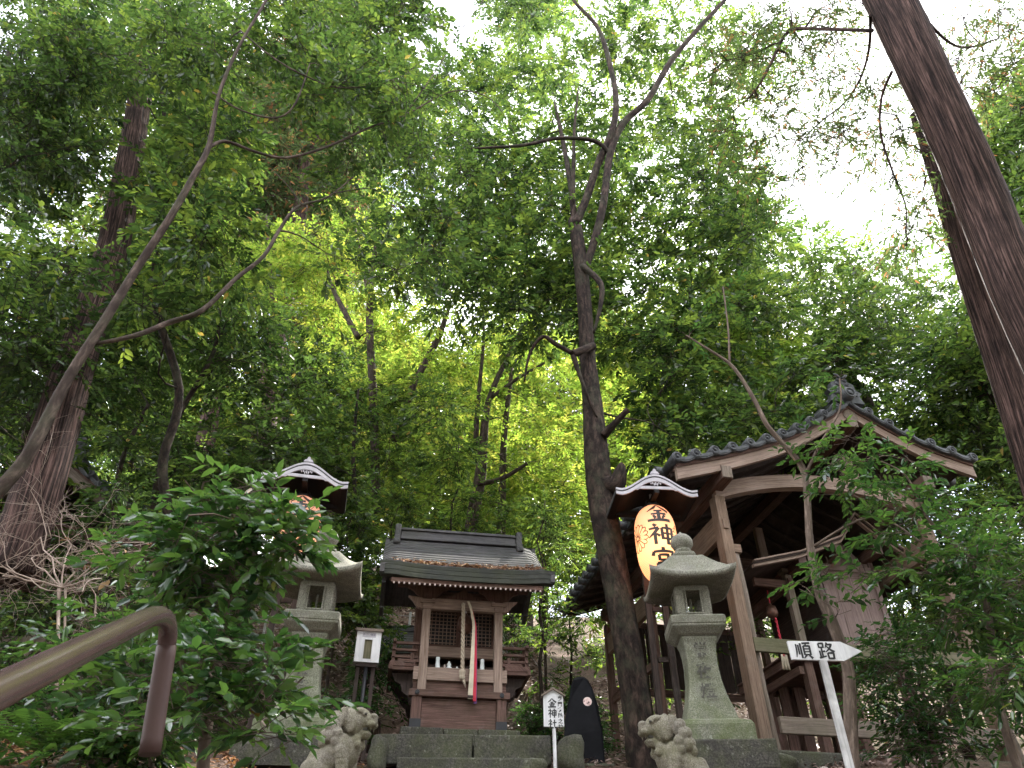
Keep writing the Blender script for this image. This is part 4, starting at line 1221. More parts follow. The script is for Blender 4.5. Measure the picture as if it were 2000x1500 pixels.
# ------------------------------------------------------------------ old shelter on the left, mostly hidden
LB = W(165, 1400, 9.2); LBz = ZV(1402, 8.9)
old = thing('old_shelter', 'dark timber shelter with tiled gable behind the bare twiggy shrub', 'shelter', (W(165, 875, 9.2).x, 9.2, LBz), R(8))
zt = ZV(900, 8.9) - LBz
tiled_roof(old, [(-1.75, zt - .95), (-.9, zt - .62), (0, zt)], [(1.75, zt - .95), (.9, zt - .62), (0, zt)], -.35, 3.0, .22, 'wood_grey')
def old_frame(t):
    for x in (-1.2, -.1, 1.2):
        for y in (0, 2.7):
            b = MB(); b.beam((x, y, -.4), (x, y, zt - .85), .13, .13, up=(0, 1, 0)); b.build('post', M['wood_red'], t)
    b = MB(); b.box((0, .04, zt - .95), (2.9, .14, .2)); b.box((0, .04, zt - 1.7), (2.5, .08, .14)); b.box((0, 2.66, zt - 1.2), (2.5, .08, .14)); b.build_each('tie_beam', M['wood_red'], t)
    b = MB()
    for k in range(11): b.box((-1.2 + .24 * k, 2.78, 1.5), (.22, .02, 2.0))
    b.build('back_boarding', M['wood_dark'], t)
    b = MB(); b.box((0, -.06, .92), (2.7, .05, .17)); b.box((0, -.06, .48), (2.7, .05, .15)); b.box((0, -.06, .10), (2.7, .05, .20)); b.build_each('fence_rail', M['wood_grey'], t, bevel=.005)
    b = MB(); b.beam((-1.2, -.10, .95), (-.45, -.10, .55), .05, .15); b.beam((-1.2, -.10, .05), (-.55, -.10, .5), .05, .13); b.build_each('brace', M['wood_grey'], t)
    b = MB()
    for x in (-.45, .35, .95): b.box((x, -.11, .45), (.13, .06, 1.2))
    b.build_each('fence_post', M['wood_grey'], t, bevel=.005)
old_frame(old)
for i, (u, v, Y, s, lab) in enumerate(((770, 1290, 12.0, .62, 'little dark roofed shrine behind the white collection box'),)):
    c = copy_tree(shrine); c.location = W(u, v, Y) - Vector((0, 0, 1.35 * s)); c.scale = (s,) * 3; c['label'] = lab; c.rotation_euler = (0, 0, R(-3))
# ------------------------------------------------------------------ ground
def sstep(a, b, x):
    t = np.clip((x - a) / (b - a), 0, 1); return t * t * (3 - 2 * t)
GY = [-30, -3, 0, 3.2, 4.6, 6.6, 7.2, 7.9, 12, 16, 22, 40, 80, 200]
GA = [-1.7, -1.55, -1.40, .25, .70, 1.12, 1.30, 1.55, 1.75, 3.2, 6.2, 15, 27, 30]      # beside the buildings
GB = [-1.7, -1.55, -1.40, .25, .70, 1.14, 1.40, 1.74, 3.75, 5.4, 8.6, 18, 29, 31]      # the bank left of the shrine
def G(x, y):
    x = np.asarray(x, float); y = np.asarray(y, float)
    a = np.interp(y, GY, GA); b = np.interp(y, GY, GB)
    w = 1 - sstep(-2.2, -1.2, x) * (1 - sstep(9.0, 10.5, y) * (1 - sstep(.2, 1.1, x)))
    wl = 1 - sstep(-7.0, -3.4, x) * 1.0
    w = w * (1 - .75 * wl * (1 - sstep(10, 14, y)))
    z = a * (1 - w) + b * w
    z = z + (1 - sstep(-2.3, -1.5, x)) * .22 * sstep(2.0, 3.2, y) * (1 - sstep(6.4, 7.4, y)) + sstep(1.5, 2.2, x) * .06 * sstep(4, 5, y) * (1 - sstep(6.8, 7.4, y))
    z = z + .05 * np.sin(x * 2.3 + y * .7) * np.sin(y * 1.9 - x * .4) + .02 * np.sin(x * 7.1) * np.sin(y * 6.3 + 1)
    return z
def build_ground():
    xs = np.concatenate([np.linspace(-150, -16, 18), np.linspace(-15, 15, 121), np.linspace(16, 150, 18)])
    ys = np.concatenate([np.linspace(-30, -1, 12), np.linspace(-.7, 16, 100), np.linspace(16.5, 45, 50), np.linspace(48, 200, 24)])
    X, Y = np.meshgrid(xs, ys)
    Z = G(X, Y)
    nx, ny = len(xs), len(ys)
    v = np.stack([X.ravel(), Y.ravel(), Z.ravel()], 1)
    f = [(j * nx + i, j * nx + i + 1, (j + 1) * nx + i + 1, (j + 1) * nx + i) for j in range(ny - 1) for i in range(nx - 1)]
    me = bpy.data.meshes.new('ground'); me.from_pydata(v.tolist(), [], f)
    m, nt, out = newmat('forest_floor')
    ob = coords(nt)
    a = noise(nt, ob, 14, 8, .75); b_ = noise(nt, ob, 1.1, 5, .6); c_ = noise(nt, ob, 70, 3, .7)
    c = ramp(nt, a, [(.3, (.045, .030, .024)), (.5, (.13, .085, .068)), (.68, (.24, .165, .135))])
    c = mixc(nt, ramp(nt, b_, [(.42, (0, 0, 0)), (.62, (.55,) * 3)]), c, (.06, .065, .028))
    c = mixc(nt, ramp(nt, c_, [(.58, (0, 0, 0)), (.7, (.6,) * 3)]), c, (.33, .24, .20))
    pbsdf(nt, out, c, .95, bump(nt, a, 1.0, .05), spec=.1)
    me.materials.append(m)
    me.polygons.foreach_set('use_smooth', [True] * len(me.polygons))
    o = link('ground', me); o['kind'] = 'structure'
build_ground()
# flight of stone steps climbing from where we stand (below the picture)
b = MB()
for k in range(11):
    y = .15 + k * .31; z = -1.22 + k * .155
    b.box((-.1, y + .17, z - .11), (1.9, .36, .2))
o = b.build('stone_steps', M['stone_step'], bevel=.012); o['kind'] = 'structure'
t = thing('terrace_step', 'wide dark stone step in front of the middle shrine', 'step', (-.44, 7.3, 1.65), R(2))
b = MB(); b.box((-.35, .35, -.125), (.86, .72, .25)); b.box((.445, .35, -.127), (.70, .715, .25)); b.build('upper_tread', M['stone_step'], t, bevel=.014)
b = MB(); b.box((.02, -.02, -.33), (1.14, .66, .14)); b.box((.0, -.1, -.46), (1.5, .8, .12)); b.build('lower_tread', M['stone_step'], t, bevel=.016)
def boulder(u, v, Y, r, label, sq_=(1, .8, .9)):
    bm = bmesh.new(); bmesh.ops.create_icosphere(bm, subdivisions=3, radius=1)
    ph = [random.random() * 6 for _ in range(6)]
    for q in bm.verts:
        p = q.co
        k = 1 + .13 * math.sin(p.x * 3 + ph[0]) * math.sin(p.y * 3.4 + ph[1]) + .09 * math.sin(p.z * 5 + ph[2] + p.x * 2)
        m_ = max(abs(p.x), abs(p.y), abs(p.z)); k *= (1 / m_) ** .45
        q.co = Vector((p.x * sq_[0], p.y * sq_[1], p.z * sq_[2])) * k * r * .82
    me = bpy.data.meshes.new('boulder'); bm.to_mesh(me); bm.free(); me.materials.append(M['stone_step'])
    me.polygons.foreach_set('use_smooth', [True] * len(me.polygons))
    o = link('boulder', me); o.location = W(u, v, Y); tag(o, label, 'rock', 'edging stones along the terrace')
boulder(737, 1478, 7.1, .16, 'mossy edging stone between the left guardian dog and the dark step', (.6, .8, 1.2))
boulder(1112, 1478, 7.2, .17, 'dark rounded edging stone behind the thin white pole', (.9, .8, 1.2))
boulder(1520, 1492, 6.9, .13, 'low edging stone right of the lantern platform', (1.6, .8, .8))
boulder(1040, 1500, 6.7, .11, 'small edging stone at the right foot of the dark step', (1.2, .8, .8))

# ------------------------------------------------------------------ leaves
def nrm(a): return a / np.maximum(np.linalg.norm(a, axis=-1, keepdims=True), 1e-9)
def sprays_from(clusters, rg, flat=.65):
    O, D = [], []
    for c, r, n in clusters:
        n = int(n)
        u = nrm(rg.normal(size=(n, 3)))
        rad = r * rg.random((n, 1)) ** .5
        sc3 = np.array([1, 1, flat])
        o = np.array(c)[None] + u * rad * sc3
        d = nrm(u * np.array([.9, .9, .35]) + rg.normal(size=(n, 3)) * np.array([.45, .45, .25]))
        O.append(o); D.append(d)
    return np.concatenate(O), np.concatenate(D)
def leaf_arrays(O, D, rg, L=.4, nl=10, ll=.09, asp=.40, droop=.18, spread=55, tb=.45, tv=.22, upj=.35, dead=.004):
    n = len(O)
    j = np.arange(nl)
    t = (j + .8) / nl
    Ls = L * rg.uniform(.65, 1.25, (n, 1))
    P = O[:, None] + D[:, None] * (Ls * t)[..., None]
    P[..., 2] -= droop * Ls * t ** 2
    up = np.array([0, 0, 1.0])
    S = nrm(np.cross(D, up[None] + rg.normal(size=(n, 3)) * .3))
    sd = np.where(j % 2 == 0, 1.0, -1.0)
    ang = np.radians(spread) * (1 - .35 * t) ; ang = np.where(j == nl - 1, 0, ang)
    a = ang[None] + rg.normal(size=(n, nl)) * .15
    ld = D[:, None] * np.cos(a)[..., None] + S[:, None] * (sd[None] * np.sin(a))[..., None] + rg.normal(size=(n, nl, 3)) * .16
    ld[..., 2] -= droop
    ld = nrm(ld)
    un = up + rg.normal(size=(n, nl, 3)) * upj
    nn = nrm(un - ld * np.sum(un * ld, -1, keepdims=True))
    ln = ll * rg.uniform(.65, 1.2, (n, nl)) * (1 - .25 * np.abs(t - .55))[None]
    tint = np.clip(tb + rg.normal(size=(n, 1)) * tv * .8 + rg.normal(size=(n, nl)) * tv * .6, 0, .92)
    tint = np.where(rg.random((n, nl)) < dead, 1.0, tint)
    tw = (O - D * .12, O + D * Ls * .95 + np.stack([np.zeros(n), np.zeros(n), -droop * Ls[:, 0] * .9], 1))
    return P.reshape(-1, 3), ld.reshape(-1, 3), nn.reshape(-1, 3), ln.ravel(), tint.ravel(), tw, asp
def leaf_mesh(name, arr, mats, twr=.004, origin=None):
    P, d, n, ln, tint, tw, asp = arr
    s = np.cross(n, d)
    m = len(P)
    l = ln[:, None]; w = l * asp * .5
    f = .22
    V = np.empty((m, 6, 3))
    V[:, 0] = P
    V[:, 1] = P + d * l * .30 + s * w * .95 + n * w * f
    V[:, 2] = P + d * l * .68 + s * w * .80 + n * (w * f - l * .03)
    V[:, 3] = P + d * l - n * l * .12
    V[:, 4] = P + d * l * .68 - s * w * .80 + n * (w * f - l * .03)
    V[:, 5] = P + d * l * .30 - s * w * .95 + n * w * f
    base = (np.arange(m) * 6)[:, None]
    Q = np.concatenate([base + np.array([[0, 5, 4, 3]]), base + np.array([[0, 3, 2, 1]])], 1).reshape(-1, 4)
    V = V.reshape(-1, 3)
    mi = np.zeros(len(Q), np.int32)
    ti = np.repeat(tint, 2)
    if tw is not None and twr > 0:
        a, b = tw
        k = len(a); dd = nrm(b - a)
        x = nrm(np.cross(dd, np.array([.3, .2, 1.0]))); y = np.cross(dd, x)
        rings = []
        for (c, r) in ((a, twr), (b, twr * .45)):
            for q in range(3):
                an = q * 2.0944
                rings.append(c + (x * math.cos(an) + y * math.sin(an)) * r)
        TV = np.stack(rings, 1).reshape(-1, 3)
        tb_ = (len(V) + np.arange(k) * 6)[:, None]
        TQ = np.concatenate([tb_ + np.array([[q, (q + 1) % 3, 3 + (q + 1) % 3, 3 + q]]) for q in range(3)], 1).reshape(-1, 4)
        V = np.concatenate([V, TV]); Q = np.concatenate([Q, TQ])
        mi = np.concatenate([mi, np.ones(len(TQ), np.int32)]); ti = np.concatenate([ti, np.zeros(len(TQ))])
    if origin is not None: V = V - np.array(origin)[None]
    me = bpy.data.meshes.new(name)
    me.vertices.add(len(V)); me.vertices.foreach_set('co', V.astype(np.float32).ravel())
    me.loops.add(Q.size); me.loops.foreach_set('vertex_index', Q.astype(np.int32).ravel())
    me.polygons.add(len(Q)); me.polygons.foreach_set('loop_start', (np.arange(len(Q)) * 4).astype(np.int32))
    me.polygons.foreach_set('material_index', mi)
    at = me.attributes.new('tint', 'FLOAT', 'FACE'); at.data.foreach_set('value', ti.astype(np.float32))
    for q in mats: me.materials.append(q)
    me.update(calc_edges=True)
    return me

# ------------------------------------------------------------------ trees
HOLES = [(1600, 250, 165, 130), (1660, 400, 140, 90), (1540, 330, 60, 60), (1740, 330, 70, 120), (1900, 80, 110, 80), (470, 370, 45, 75), (455, 455, 45, 30), (905, 60, 90, 60), (820, 110, 75, 50),
         (745, 330, 40, 40), (730, 300, 30, 30), (430, 190, 25, 40), (945, 640, 25, 40), (1120, 600, 25, 25)]
def in_hole(u, v, k=1.0):
    return any(((u - a) / (c * k)) ** 2 + ((v - b_) / (d * k)) ** 2 < 1 for a, b_, c, d in HOLES)
def region(box_, n, Ys, rs, ns, rg, ell_=True, hole=1.0):
    """leaf clumps of one tree's crown, spread over the part of the place seen in the given window at distances Ys"""
    u0, v0, u1, v1 = box_
    out = []
    tries = 0
    while len(out) < n and tries < n * 40:
        tries += 1
        fu, fv = rg.uniform(-1, 1, 2)
        if ell_ and fu * fu + fv * fv > 1.05: continue
        u, v = (u0 + u1) / 2 + fu * (u1 - u0) / 2, (v0 + v1) / 2 + fv * (v1 - v0) / 2
        if hole and in_hole(u, v, hole * 1.05): continue
        Y = rg.uniform(*Ys)
        out.append((W(u, v, Y), rg.uniform(*rs), ns))
    return out
def px_stem(lst):
    """[(u, v, Y, width in px)] to points and radii"""
    pts, rad = [], []
    for u, v, Y, w in lst:
        t = (750 - v) / F; d = Y / (CP - SP * t)
        pts.append(W(u, v, Y)); rad.append(w / 2 / F * d * .92)
    # smooth
    P, Rr = [], []
    n = len(pts)
    for i in range(n - 1):
        p0, p1, p2, p3 = pts[max(i-1, 0)], pts[i], pts[i+1], pts[min(i+2, n-1)]
        for k in range(5):
            t = k / 5
            P.append(.5 * (2*p1 + (p2 - p0)*t + (2*p0 - 5*p1 + 4*p2 - p3)*t*t + (3*p1 - p0 - 3*p2 + p3)*t**3))
            Rr.append(rad[i] + (rad[i+1] - rad[i]) * t)
    P.append(pts[-1]); Rr.append(rad[-1])
    return P, Rr
def limb(b, a, c, r0, r1, rg, n=7, sag=.12, seg=5):
    a, c = Vector(a), Vector(c); L = (c - a).length
    wv = Vector(rg.normal(size=3)) * L * .09; wv2 = Vector(rg.normal(size=3)) * L * .04
    pts = [a.lerp(c, k / n) + wv * math.sin(math.pi * k / n) + wv2 * math.sin(2 * math.pi * k / n) + Vector((0, 0, sag * L)) * math.sin(math.pi * k / n) * .5 for k in range(n + 1)]
    b.tube(pts, [r0 + (r1 - r0) * (k / n) ** .7 for k in range(n + 1)], seg, cap=False)
    return pts
def tree(name, label, cat, stems, clusters, bk, lf, rg, group=None, leaf=None, twr=.004, limb_r=.020, sub=2, wob=.05, seg=12, branches=(), flat=.65, attach=None, maxlimb=None):
    """stems: first one is the trunk; branches: [(pts, rad)] drawn as parts of their own"""
    base = stems[0][0][0]
    t = thing(name, label, cat, base, 0, group)
    b = MB()
    for P, Rr in stems: b.tube(P, Rr, seg, wob=wob)
    nodes = [(p, r) for P, Rr in stems for p, r in zip(P, Rr)] + [(p, r) for P, Rr in branches for p, r in zip(P, Rr)]
    if attach: nodes = [q for q in nodes if attach(q[0])] or nodes
    tr = [p for P, Rr in stems for p in P[::3]]
    for c, r, n in sorted(clusters, key=lambda q: min((p - Vector(q[0])).length for p in tr)):
        cv = Vector(c)
        best = min(nodes, key=lambda q: (q[0] - cv).length + max(0, (q[0].z - cv.z)) * .6)
        if maxlimb and (best[0] - cv).length > maxlimb: best = min(nodes, key=lambda q: (q[0] - cv).length)
        pts = limb(b, best[0], cv, min(limb_r, best[1] * .7 + .002), limb_r * .28, rg)
        nodes.append((pts[5], limb_r * .5)); nodes.append((pts[7], limb_r * .3))
        for k in range(sub):
            tip = cv + Vector(rg.normal(size=3) * np.array([1, 1, .5])) * r * .75
            limb(b, pts[4 + k % 3], tip, limb_r * .35, .004, rg, 4, .05, 4)
    b.build('trunk', bk, t, origin=base)
    for P, Rr in branches:
        b = MB(); b.tube(P, Rr, 10, wob=wob); b.build('branch', bk, t, origin=base)
    if clusters:
        O, D = sprays_from(clusters, rg, flat)
        me = leaf_mesh('crown', leaf_arrays(O, D, rg, **(leaf or {})), [lf, bk], twr, base)
        link('crown', me, t)
    return t
def rgn(k): return np.random.default_rng(k)
NEAR = dict(L=.40, nl=12, ll=.118, asp=.46, upj=.42, tv=.3)

CED = [(20, 1130), (85, 920), (150, 700), (222, 480), (250, 330), (275, 180), (300, 0)]
def near_cedar(p):
    """does a clump stand in front of the big left cedar's trunk?"""
    d = p.y * CP + p.z * SP; u, v = 1000 + F * p.x / d, 750 - F * (p.z * CP - p.y * SP) / d
    us = np.interp(-v, [-q[1] for q in CED], [q[0] for q in CED])
    return abs(u - us) < 62 and v > 150
# centre tree
g = rgn(11)
trunk = px_stem([(1262, 1540, 7.4, 80), (1247, 1400, 7.4, 66), (1224, 1250, 7.4, 60), (1197, 1100, 7.45, 60), (1176, 980, 7.5, 60), (1166, 900, 7.5, 55), (1158, 800, 7.55, 44), (1148, 700, 7.6, 34), (1142, 600, 7.6, 31), (1132, 500, 7.6, 30), (1122, 430, 7.6, 27)])
kb = px_stem([(1165, 940, 7.5, 40), (1200, 950, 7.4, 42), (1212, 920, 7.35, 26), (1213, 905, 7.35, 8)])
sA = px_stem([(1122, 435, 7.6, 14), (1113, 350, 7.6, 12), (1098, 270, 7.7, 9), (1083, 200, 7.8, 5)])
sA2 = px_stem([(1118, 420, 7.6, 10), (1120, 330, 7.5, 9), (1122, 250, 7.4, 6), (1130, 170, 7.4, 3)])
sB = px_stem([(1124, 440, 7.55, 18), (1148, 380, 7.5, 17), (1168, 320, 7.4, 16), (1196, 255, 7.2, 15), (1203, 195, 7.1, 13), (1192, 130, 7.0, 11), (1168, 55, 6.9, 9), (1120, 0, 6.8, 7), (1090, -60, 6.8, 4)])
sC = px_stem([(1140, 530, 7.55, 17), (1158, 480, 7.5, 17), (1178, 400, 7.4, 17), (1192, 300, 7.3, 16), (1218, 240, 7.2, 15), (1265, 195, 7.1, 13), (1310, 120, 7.0, 12), (1360, 60, 6.9, 10), (1425, -10, 6.8, 8)])
sD = px_stem([(1138, 520, 7.5, 14), (1172, 552, 7.35, 13), (1174, 590, 7.3, 10), (1160, 650, 7.3, 5)])
sE = px_stem([(1158, 676, 7.5, 17), (1138, 684, 7.35, 17), (1118, 692, 7.3, 17)])
sF = px_stem([(1118, 690, 7.3, 10), (1085, 672, 7.3, 10), (1060, 658, 7.3, 9), (1035, 690, 7.4, 6), (1024, 745, 7.5, 4)])
sG = px_stem([(1120, 695, 7.32, 13), (1133, 735, 7.33, 9), (1150, 780, 7.36, 7), (1166, 815, 7.4, 4)])
sH = px_stem([(1180, 850, 7.4, 20), (1200, 828, 7.3, 15), (1226, 800, 7.2, 12)])
sI = px_stem([(1192, 300, 7.3, 10), (1160, 275, 7.2, 9), (1090, 270, 7.1, 8), (1020, 284, 7.0, 7), (920, 290, 6.9, 4)])
cl = region((690, -80, 1560, 640), 190, (7.9, 11.5), (.55, .9), 36, g, hole=.95) + region((1180, 380, 1560, 900), 40, (7.9, 10.0), (.4, .6), 24, g)
tree('evergreen_tree', 'tall dark trunked evergreen tree rising between the middle shrine and the lit lantern', 'tree', [trunk, kb, sD, sE, sF, sG, sH, sA2], cl, M['dark_bark'], M['leaf'], g, leaf=NEAR,
     branches=[sB, sC, sA, sI], attach=lambda p: p.z > 5.4, limb_r=.018)
# grey leaning tree on the left
g = rgn(12)
_px = px_stem
def px_thin(l): return _px([(u, v, Y, w * .43) for u, v, Y, w in l])
trunk = px_thin([(-60, 1010, 4.3, 80), (0, 955, 4.3, 74), (60, 880, 4.3, 62), (130, 745, 4.3, 52), (205, 625, 4.3, 45), (270, 520, 4.3, 40), (332, 425, 4.25, 35), (380, 340, 4.2, 31), (408, 285, 4.2, 26), (424, 200, 4.1, 18), (440, 150, 4.05, 17), (470, 85, 4.0, 15), (520, 0, 3.95, 13), (560, -80, 3.9, 8)])
br1 = px_thin([(405, 290, 4.2, 20), (440, 276, 4.3, 16), (500, 297, 4.4, 14), (560, 308, 4.5, 14), (640, 286, 4.6, 13), (720, 250, 4.7, 11), (790, 225, 4.8, 9), (885, 178, 4.9, 7), (960, 195, 5.0, 5), (1010, 270, 5.1, 3)])
br2 = px_thin([(185, 672, 4.35, 16), (265, 655, 4.4, 26), (330, 630, 4.5, 28), (395, 606, 4.5, 26), (460, 545, 4.6, 21), (515, 500, 4.7, 20), (545, 450, 4.8, 18), (580, 405, 4.9, 15), (640, 385, 5.0, 9), (690, 345, 5.0, 5)])
br3 = px_thin([(415, 180, 4.1, 9), (470, 215, 4.2, 9), (540, 230, 4.3, 9), (578, 200, 4.3, 9), (605, 125, 4.3, 6)])
br4 = px_thin([(470, 60, 4.0, 9), (530, 110, 4.1, 8), (600, 150, 4.2, 8), (680, 172, 4.3, 6), (800, 140, 4.4, 4), (870, 40, 4.5, 3)])
br5 = px_thin([(790, 225, 4.8, 6), (850, 140, 4.8, 5), (900, 60, 4.8, 4), (960, -20, 4.8, 3)])
br6 = px_thin([(590, 400, 4.9, 6), (560, 360, 4.9, 4), (530, 330, 5.0, 2)])
cl = region((520, -40, 880, 200), 44, (4.2, 7.0), (.28, .45), 28, g) + region((60, -40, 520, 150), 40, (4.4, 6.6), (.28, .45), 28, g) + region((620, 230, 980, 560), 22, (4.8, 7.0), (.22, .38), 18, g)
tree('leaning_tree', 'grey smooth barked tree leaning across the reddish cedar trunk, with two long crooked branches', 'tree', [trunk, br3, br4, br5, br6], cl, M['smooth_bark'], M['leaf'], g, leaf=dict(L=.28, nl=10, ll=.085, asp=.5, upj=.5), branches=[br1, br2], limb_r=.012, twr=.003, sub=2)
# evergreens on the left
g = rgn(13)
st = px_stem([(330, 1010, 7.2, 22), (318, 900, 7.2, 20), (350, 760, 7.2, 18), (300, 560, 7.1, 15), (330, 330, 7.0, 11), (300, 80, 6.8, 6)])
cl = [c for c in region((10, 20, 480, 660), 150, (5.2, 9.0), (.34, .58), 25, g, hole=.8) if c[0].y > 7.6 or not near_cedar(c[0])]
tree('broadleaf_tree', 'bushy evergreen with light green leaf sprays crowded round the reddish cedar trunk', 'tree', [st], cl, M['dark_bark'], M['leaf'], g, leaf=dict(L=.36, nl=11, ll=.12, asp=.44, tb=.52, upj=.42, tv=.3), limb_r=.016, maxlimb=2.4)
g = rgn(14)
st = px_stem([(-60, 1000, 6.0, 26), (-30, 700, 6.0, 22), (-40, 400, 6.0, 16), (20, 100, 5.8, 10)])
cl = region((-120, -60, 190, 420), 56, (5.0, 6.8), (.34, .5), 28, g) + region((-120, 420, 160, 830), 40, (5.6, 7.2), (.34, .54), 21, g)
tree('broadleaf_tree', 'dense dark evergreen beyond the base of the leaning grey tree, high above the twiggy shrub', 'tree', [st], cl, M['dark_bark'], M['leaf'], g, leaf=dict(L=.32, nl=11, ll=.09, asp=.46, tb=.32, upj=.5), limb_r=.016, maxlimb=2.2)
g = rgn(15)
st = px_stem([(300, 1000, 8.8, 16), (310, 930, 8.8, 14), (345, 820, 8.8, 12), (420, 680, 8.8, 9), (430, 560, 8.8, 5)])
st2 = px_stem([(225, 960, 8.6, 12), (245, 880, 8.6, 10), (290, 790, 8.6, 8)])
cl = region((200, 560, 640, 980), 88, (8.0, 11.0), (.40, .66), 20, g, hole=0)
tree('broadleaf_tree', 'dark leafy evergreen behind the hidden paper lantern, beyond the long crooked branch', 'tree', [st], cl, M['dark_bark'], M['leaf'], g, branches=[st2], leaf=dict(L=.38, nl=10, ll=.105, asp=.48, tb=.38, upj=.5), limb_r=.014, maxlimb=2.4)
g = rgn(16)
st = px_stem([(715, 1260, 10.5, 10), (705, 1080, 10.5, 9), (690, 900, 10.5, 8), (700, 760, 10.5, 5)])
cl = region((480, 700, 880, 1010), 44, (10.0, 13.0), (.45, .7), 19, g, hole=0) + region((600, 960, 770, 1220), 24, (8.8, 10.5), (.28, .42), 18, g, hole=0)
tree('slim_tree', 'slim dark stemmed evergreen between the dull pink lantern and the shingle roofed shrine', 'tree', [st], cl, M['dark_bark'], M['leaf'], g, leaf=dict(L=.36, nl=10, ll=.105, asp=.48, tb=.5, upj=.5), limb_r=.012, maxlimb=2.2)
# big cedars
def cedar(label, stem, clusters, rg, extra=(), seg=22):
    t = tree('cedar_tree', label, 'tree', [stem], clusters, M['cedar_bark'], M['leaf_cedar'], rg, leaf=dict(L=.42, nl=16, ll=.07, asp=.30, droop=.5, spread=38, upj=.7, dead=.08), limb_r=.018, sub=3, seg=seg, branches=list(extra), twr=.003)
    return t
g = rgn(17)
P, Rr = px_stem([(20, 1130, 6.5, 112), (85, 920, 6.5, 95), (150, 700, 6.6, 78), (222, 480, 6.8, 62), (250, 330, 6.9, 52), (275, 180, 7.0, 44), (300, 0, 7.1, 36), (320, -200, 7.2, 26)])
cl = [(W(u, v, Y), .4, 14) for u, v, Y in ((430, 40, 7.2), (520, -60, 7.0), (420, -100, 7.5), (180, -100, 7.5))]
cedar('big reddish cedar trunk behind the bare twiggy shrub, crossed by the leaning grey tree', (P, Rr), cl, g)
g = rgn(18)
P, Rr = px_stem([(u, v, Y, w * .86) for u, v, Y, w in [(2230, 1300, 4.75, 150), (2090, 800, 4.65, 132), (1985, 560, 4.5, 122), (1925, 410, 4.4, 118), (1870, 280, 4.2, 113), (1800, 130, 3.95, 110), (1738, 0, 3.75, 108), (1640, -200, 3.45, 100), (1500, -480, 3.1, 90)]])
c1 = px_stem([(u, v, Y, w * .62) for u, v, Y, w in ((1705, 60, 3.9, 12), (1600, 57, 4.2, 12), (1540, 62, 4.4, 13), (1505, 125, 4.5, 11), (1480, 170, 4.6, 8), (1450, 205, 4.7, 4))])
c2 = px_stem([(u, v, Y, w * .62) for u, v, Y, w in ((1700, 30, 3.8, 12), (1698, 90, 4.2, 10), (1682, 150, 4.5, 8), (1650, 200, 4.7, 7), (1600, 240, 4.9, 5), (1560, 280, 5.0, 3))])
c3 = px_stem([(u, v, Y, w * .62) for u, v, Y, w in ((1742, 140, 3.9, 11), (1722, 190, 4.2, 9), (1720, 260, 4.4, 8), (1745, 340, 4.6, 7), (1768, 400, 4.8, 6), (1770, 455, 4.9, 3))])
c4 = px_stem([(u, v, Y, w * .62) for u, v, Y, w in ((1810, 40, 3.9, 10), (1850, 80, 4.1, 9), (1890, 93, 4.3, 8), (1950, 75, 4.5, 5))])
cl = []
for u, v, Y, r, n in ((1480, 190, 4.7, .2, 13), (1545, 120, 4.6, .22, 15), (1570, 90, 4.6, .2, 12), (1600, 250, 4.9, .22, 16), (1560, 275, 5.0, .2, 12), (1640, 260, 4.8, .18, 12), (1690, 230, 4.7, .2, 12), (1660, 150, 4.6, .16, 9), (1470, 60, 4.6, .25, 16), (1400, 130, 4.8, .22, 12),
                      (1720, 300, 4.6, .13, 6), (1770, 440, 4.9, .22, 12), (1745, 350, 4.7, .12, 5), (1760, 250, 4.5, .14, 8), (1800, 300, 4.8, .14, 7), (1870, 120, 4.4, .18, 12), (1920, 100, 4.5, .2, 14), (1975, 60, 4.5, .2, 14), (1960, 150, 4.8, .2, 12), (1880, 30, 4.2, .18, 10),
                      (1620, 20, 4.2, .2, 12), (1540, 20, 4.3, .2, 14), (1690, 10, 4.3, .16, 8), (1430, 250, 5.0, .2, 12), (1500, 260, 5.0, .16, 8), (1630, 330, 5.1, .10, 4), (1590, 160, 4.7, .22, 14), (1640, 90, 4.5, .2, 14), (1520, 210, 4.9, .2, 12), (1450, 110, 4.7, .22, 14), (1700, 170, 4.4, .16, 10), (1480, 330, 5.2, .2, 10), (1540, 350, 5.3, .14, 6), (1740, 260, 4.6, .16, 9), (1800, 400, 5.2, .16, 8), (1830, 330, 5.0, .14, 6), (1770, 480, 5.2, .2, 10), (1880, 160, 4.6, .2, 12), (1950, 20, 4.4, .2, 14), (1930, 180, 4.8, .2, 12), (1985, 120, 4.7, .2, 12), (1600, -20, 4.2, .2, 12)):
    cl.append((W(u, v, Y), r, n * 1.7))
cedar('huge purplish brown cedar trunk slanting against the open white sky', (P, Rr), cl, g, [c1, c2, c3, c4], 26)
g = rgn(19)
P, Rr = px_stem([(2150, 1350, 6.4, 96), (2055, 1000, 6.2, 90), (1985, 780, 6.0, 74), (1930, 620, 5.8, 66), (1884, 480, 5.5, 60), (1845, 350, 5.2, 54), (1800, 220, 4.9, 46)])
cedar('narrower cedar trunk close behind the huge slanting one', (P, Rr), [(W(2050, 250, 6.5), .4, 10)], g)
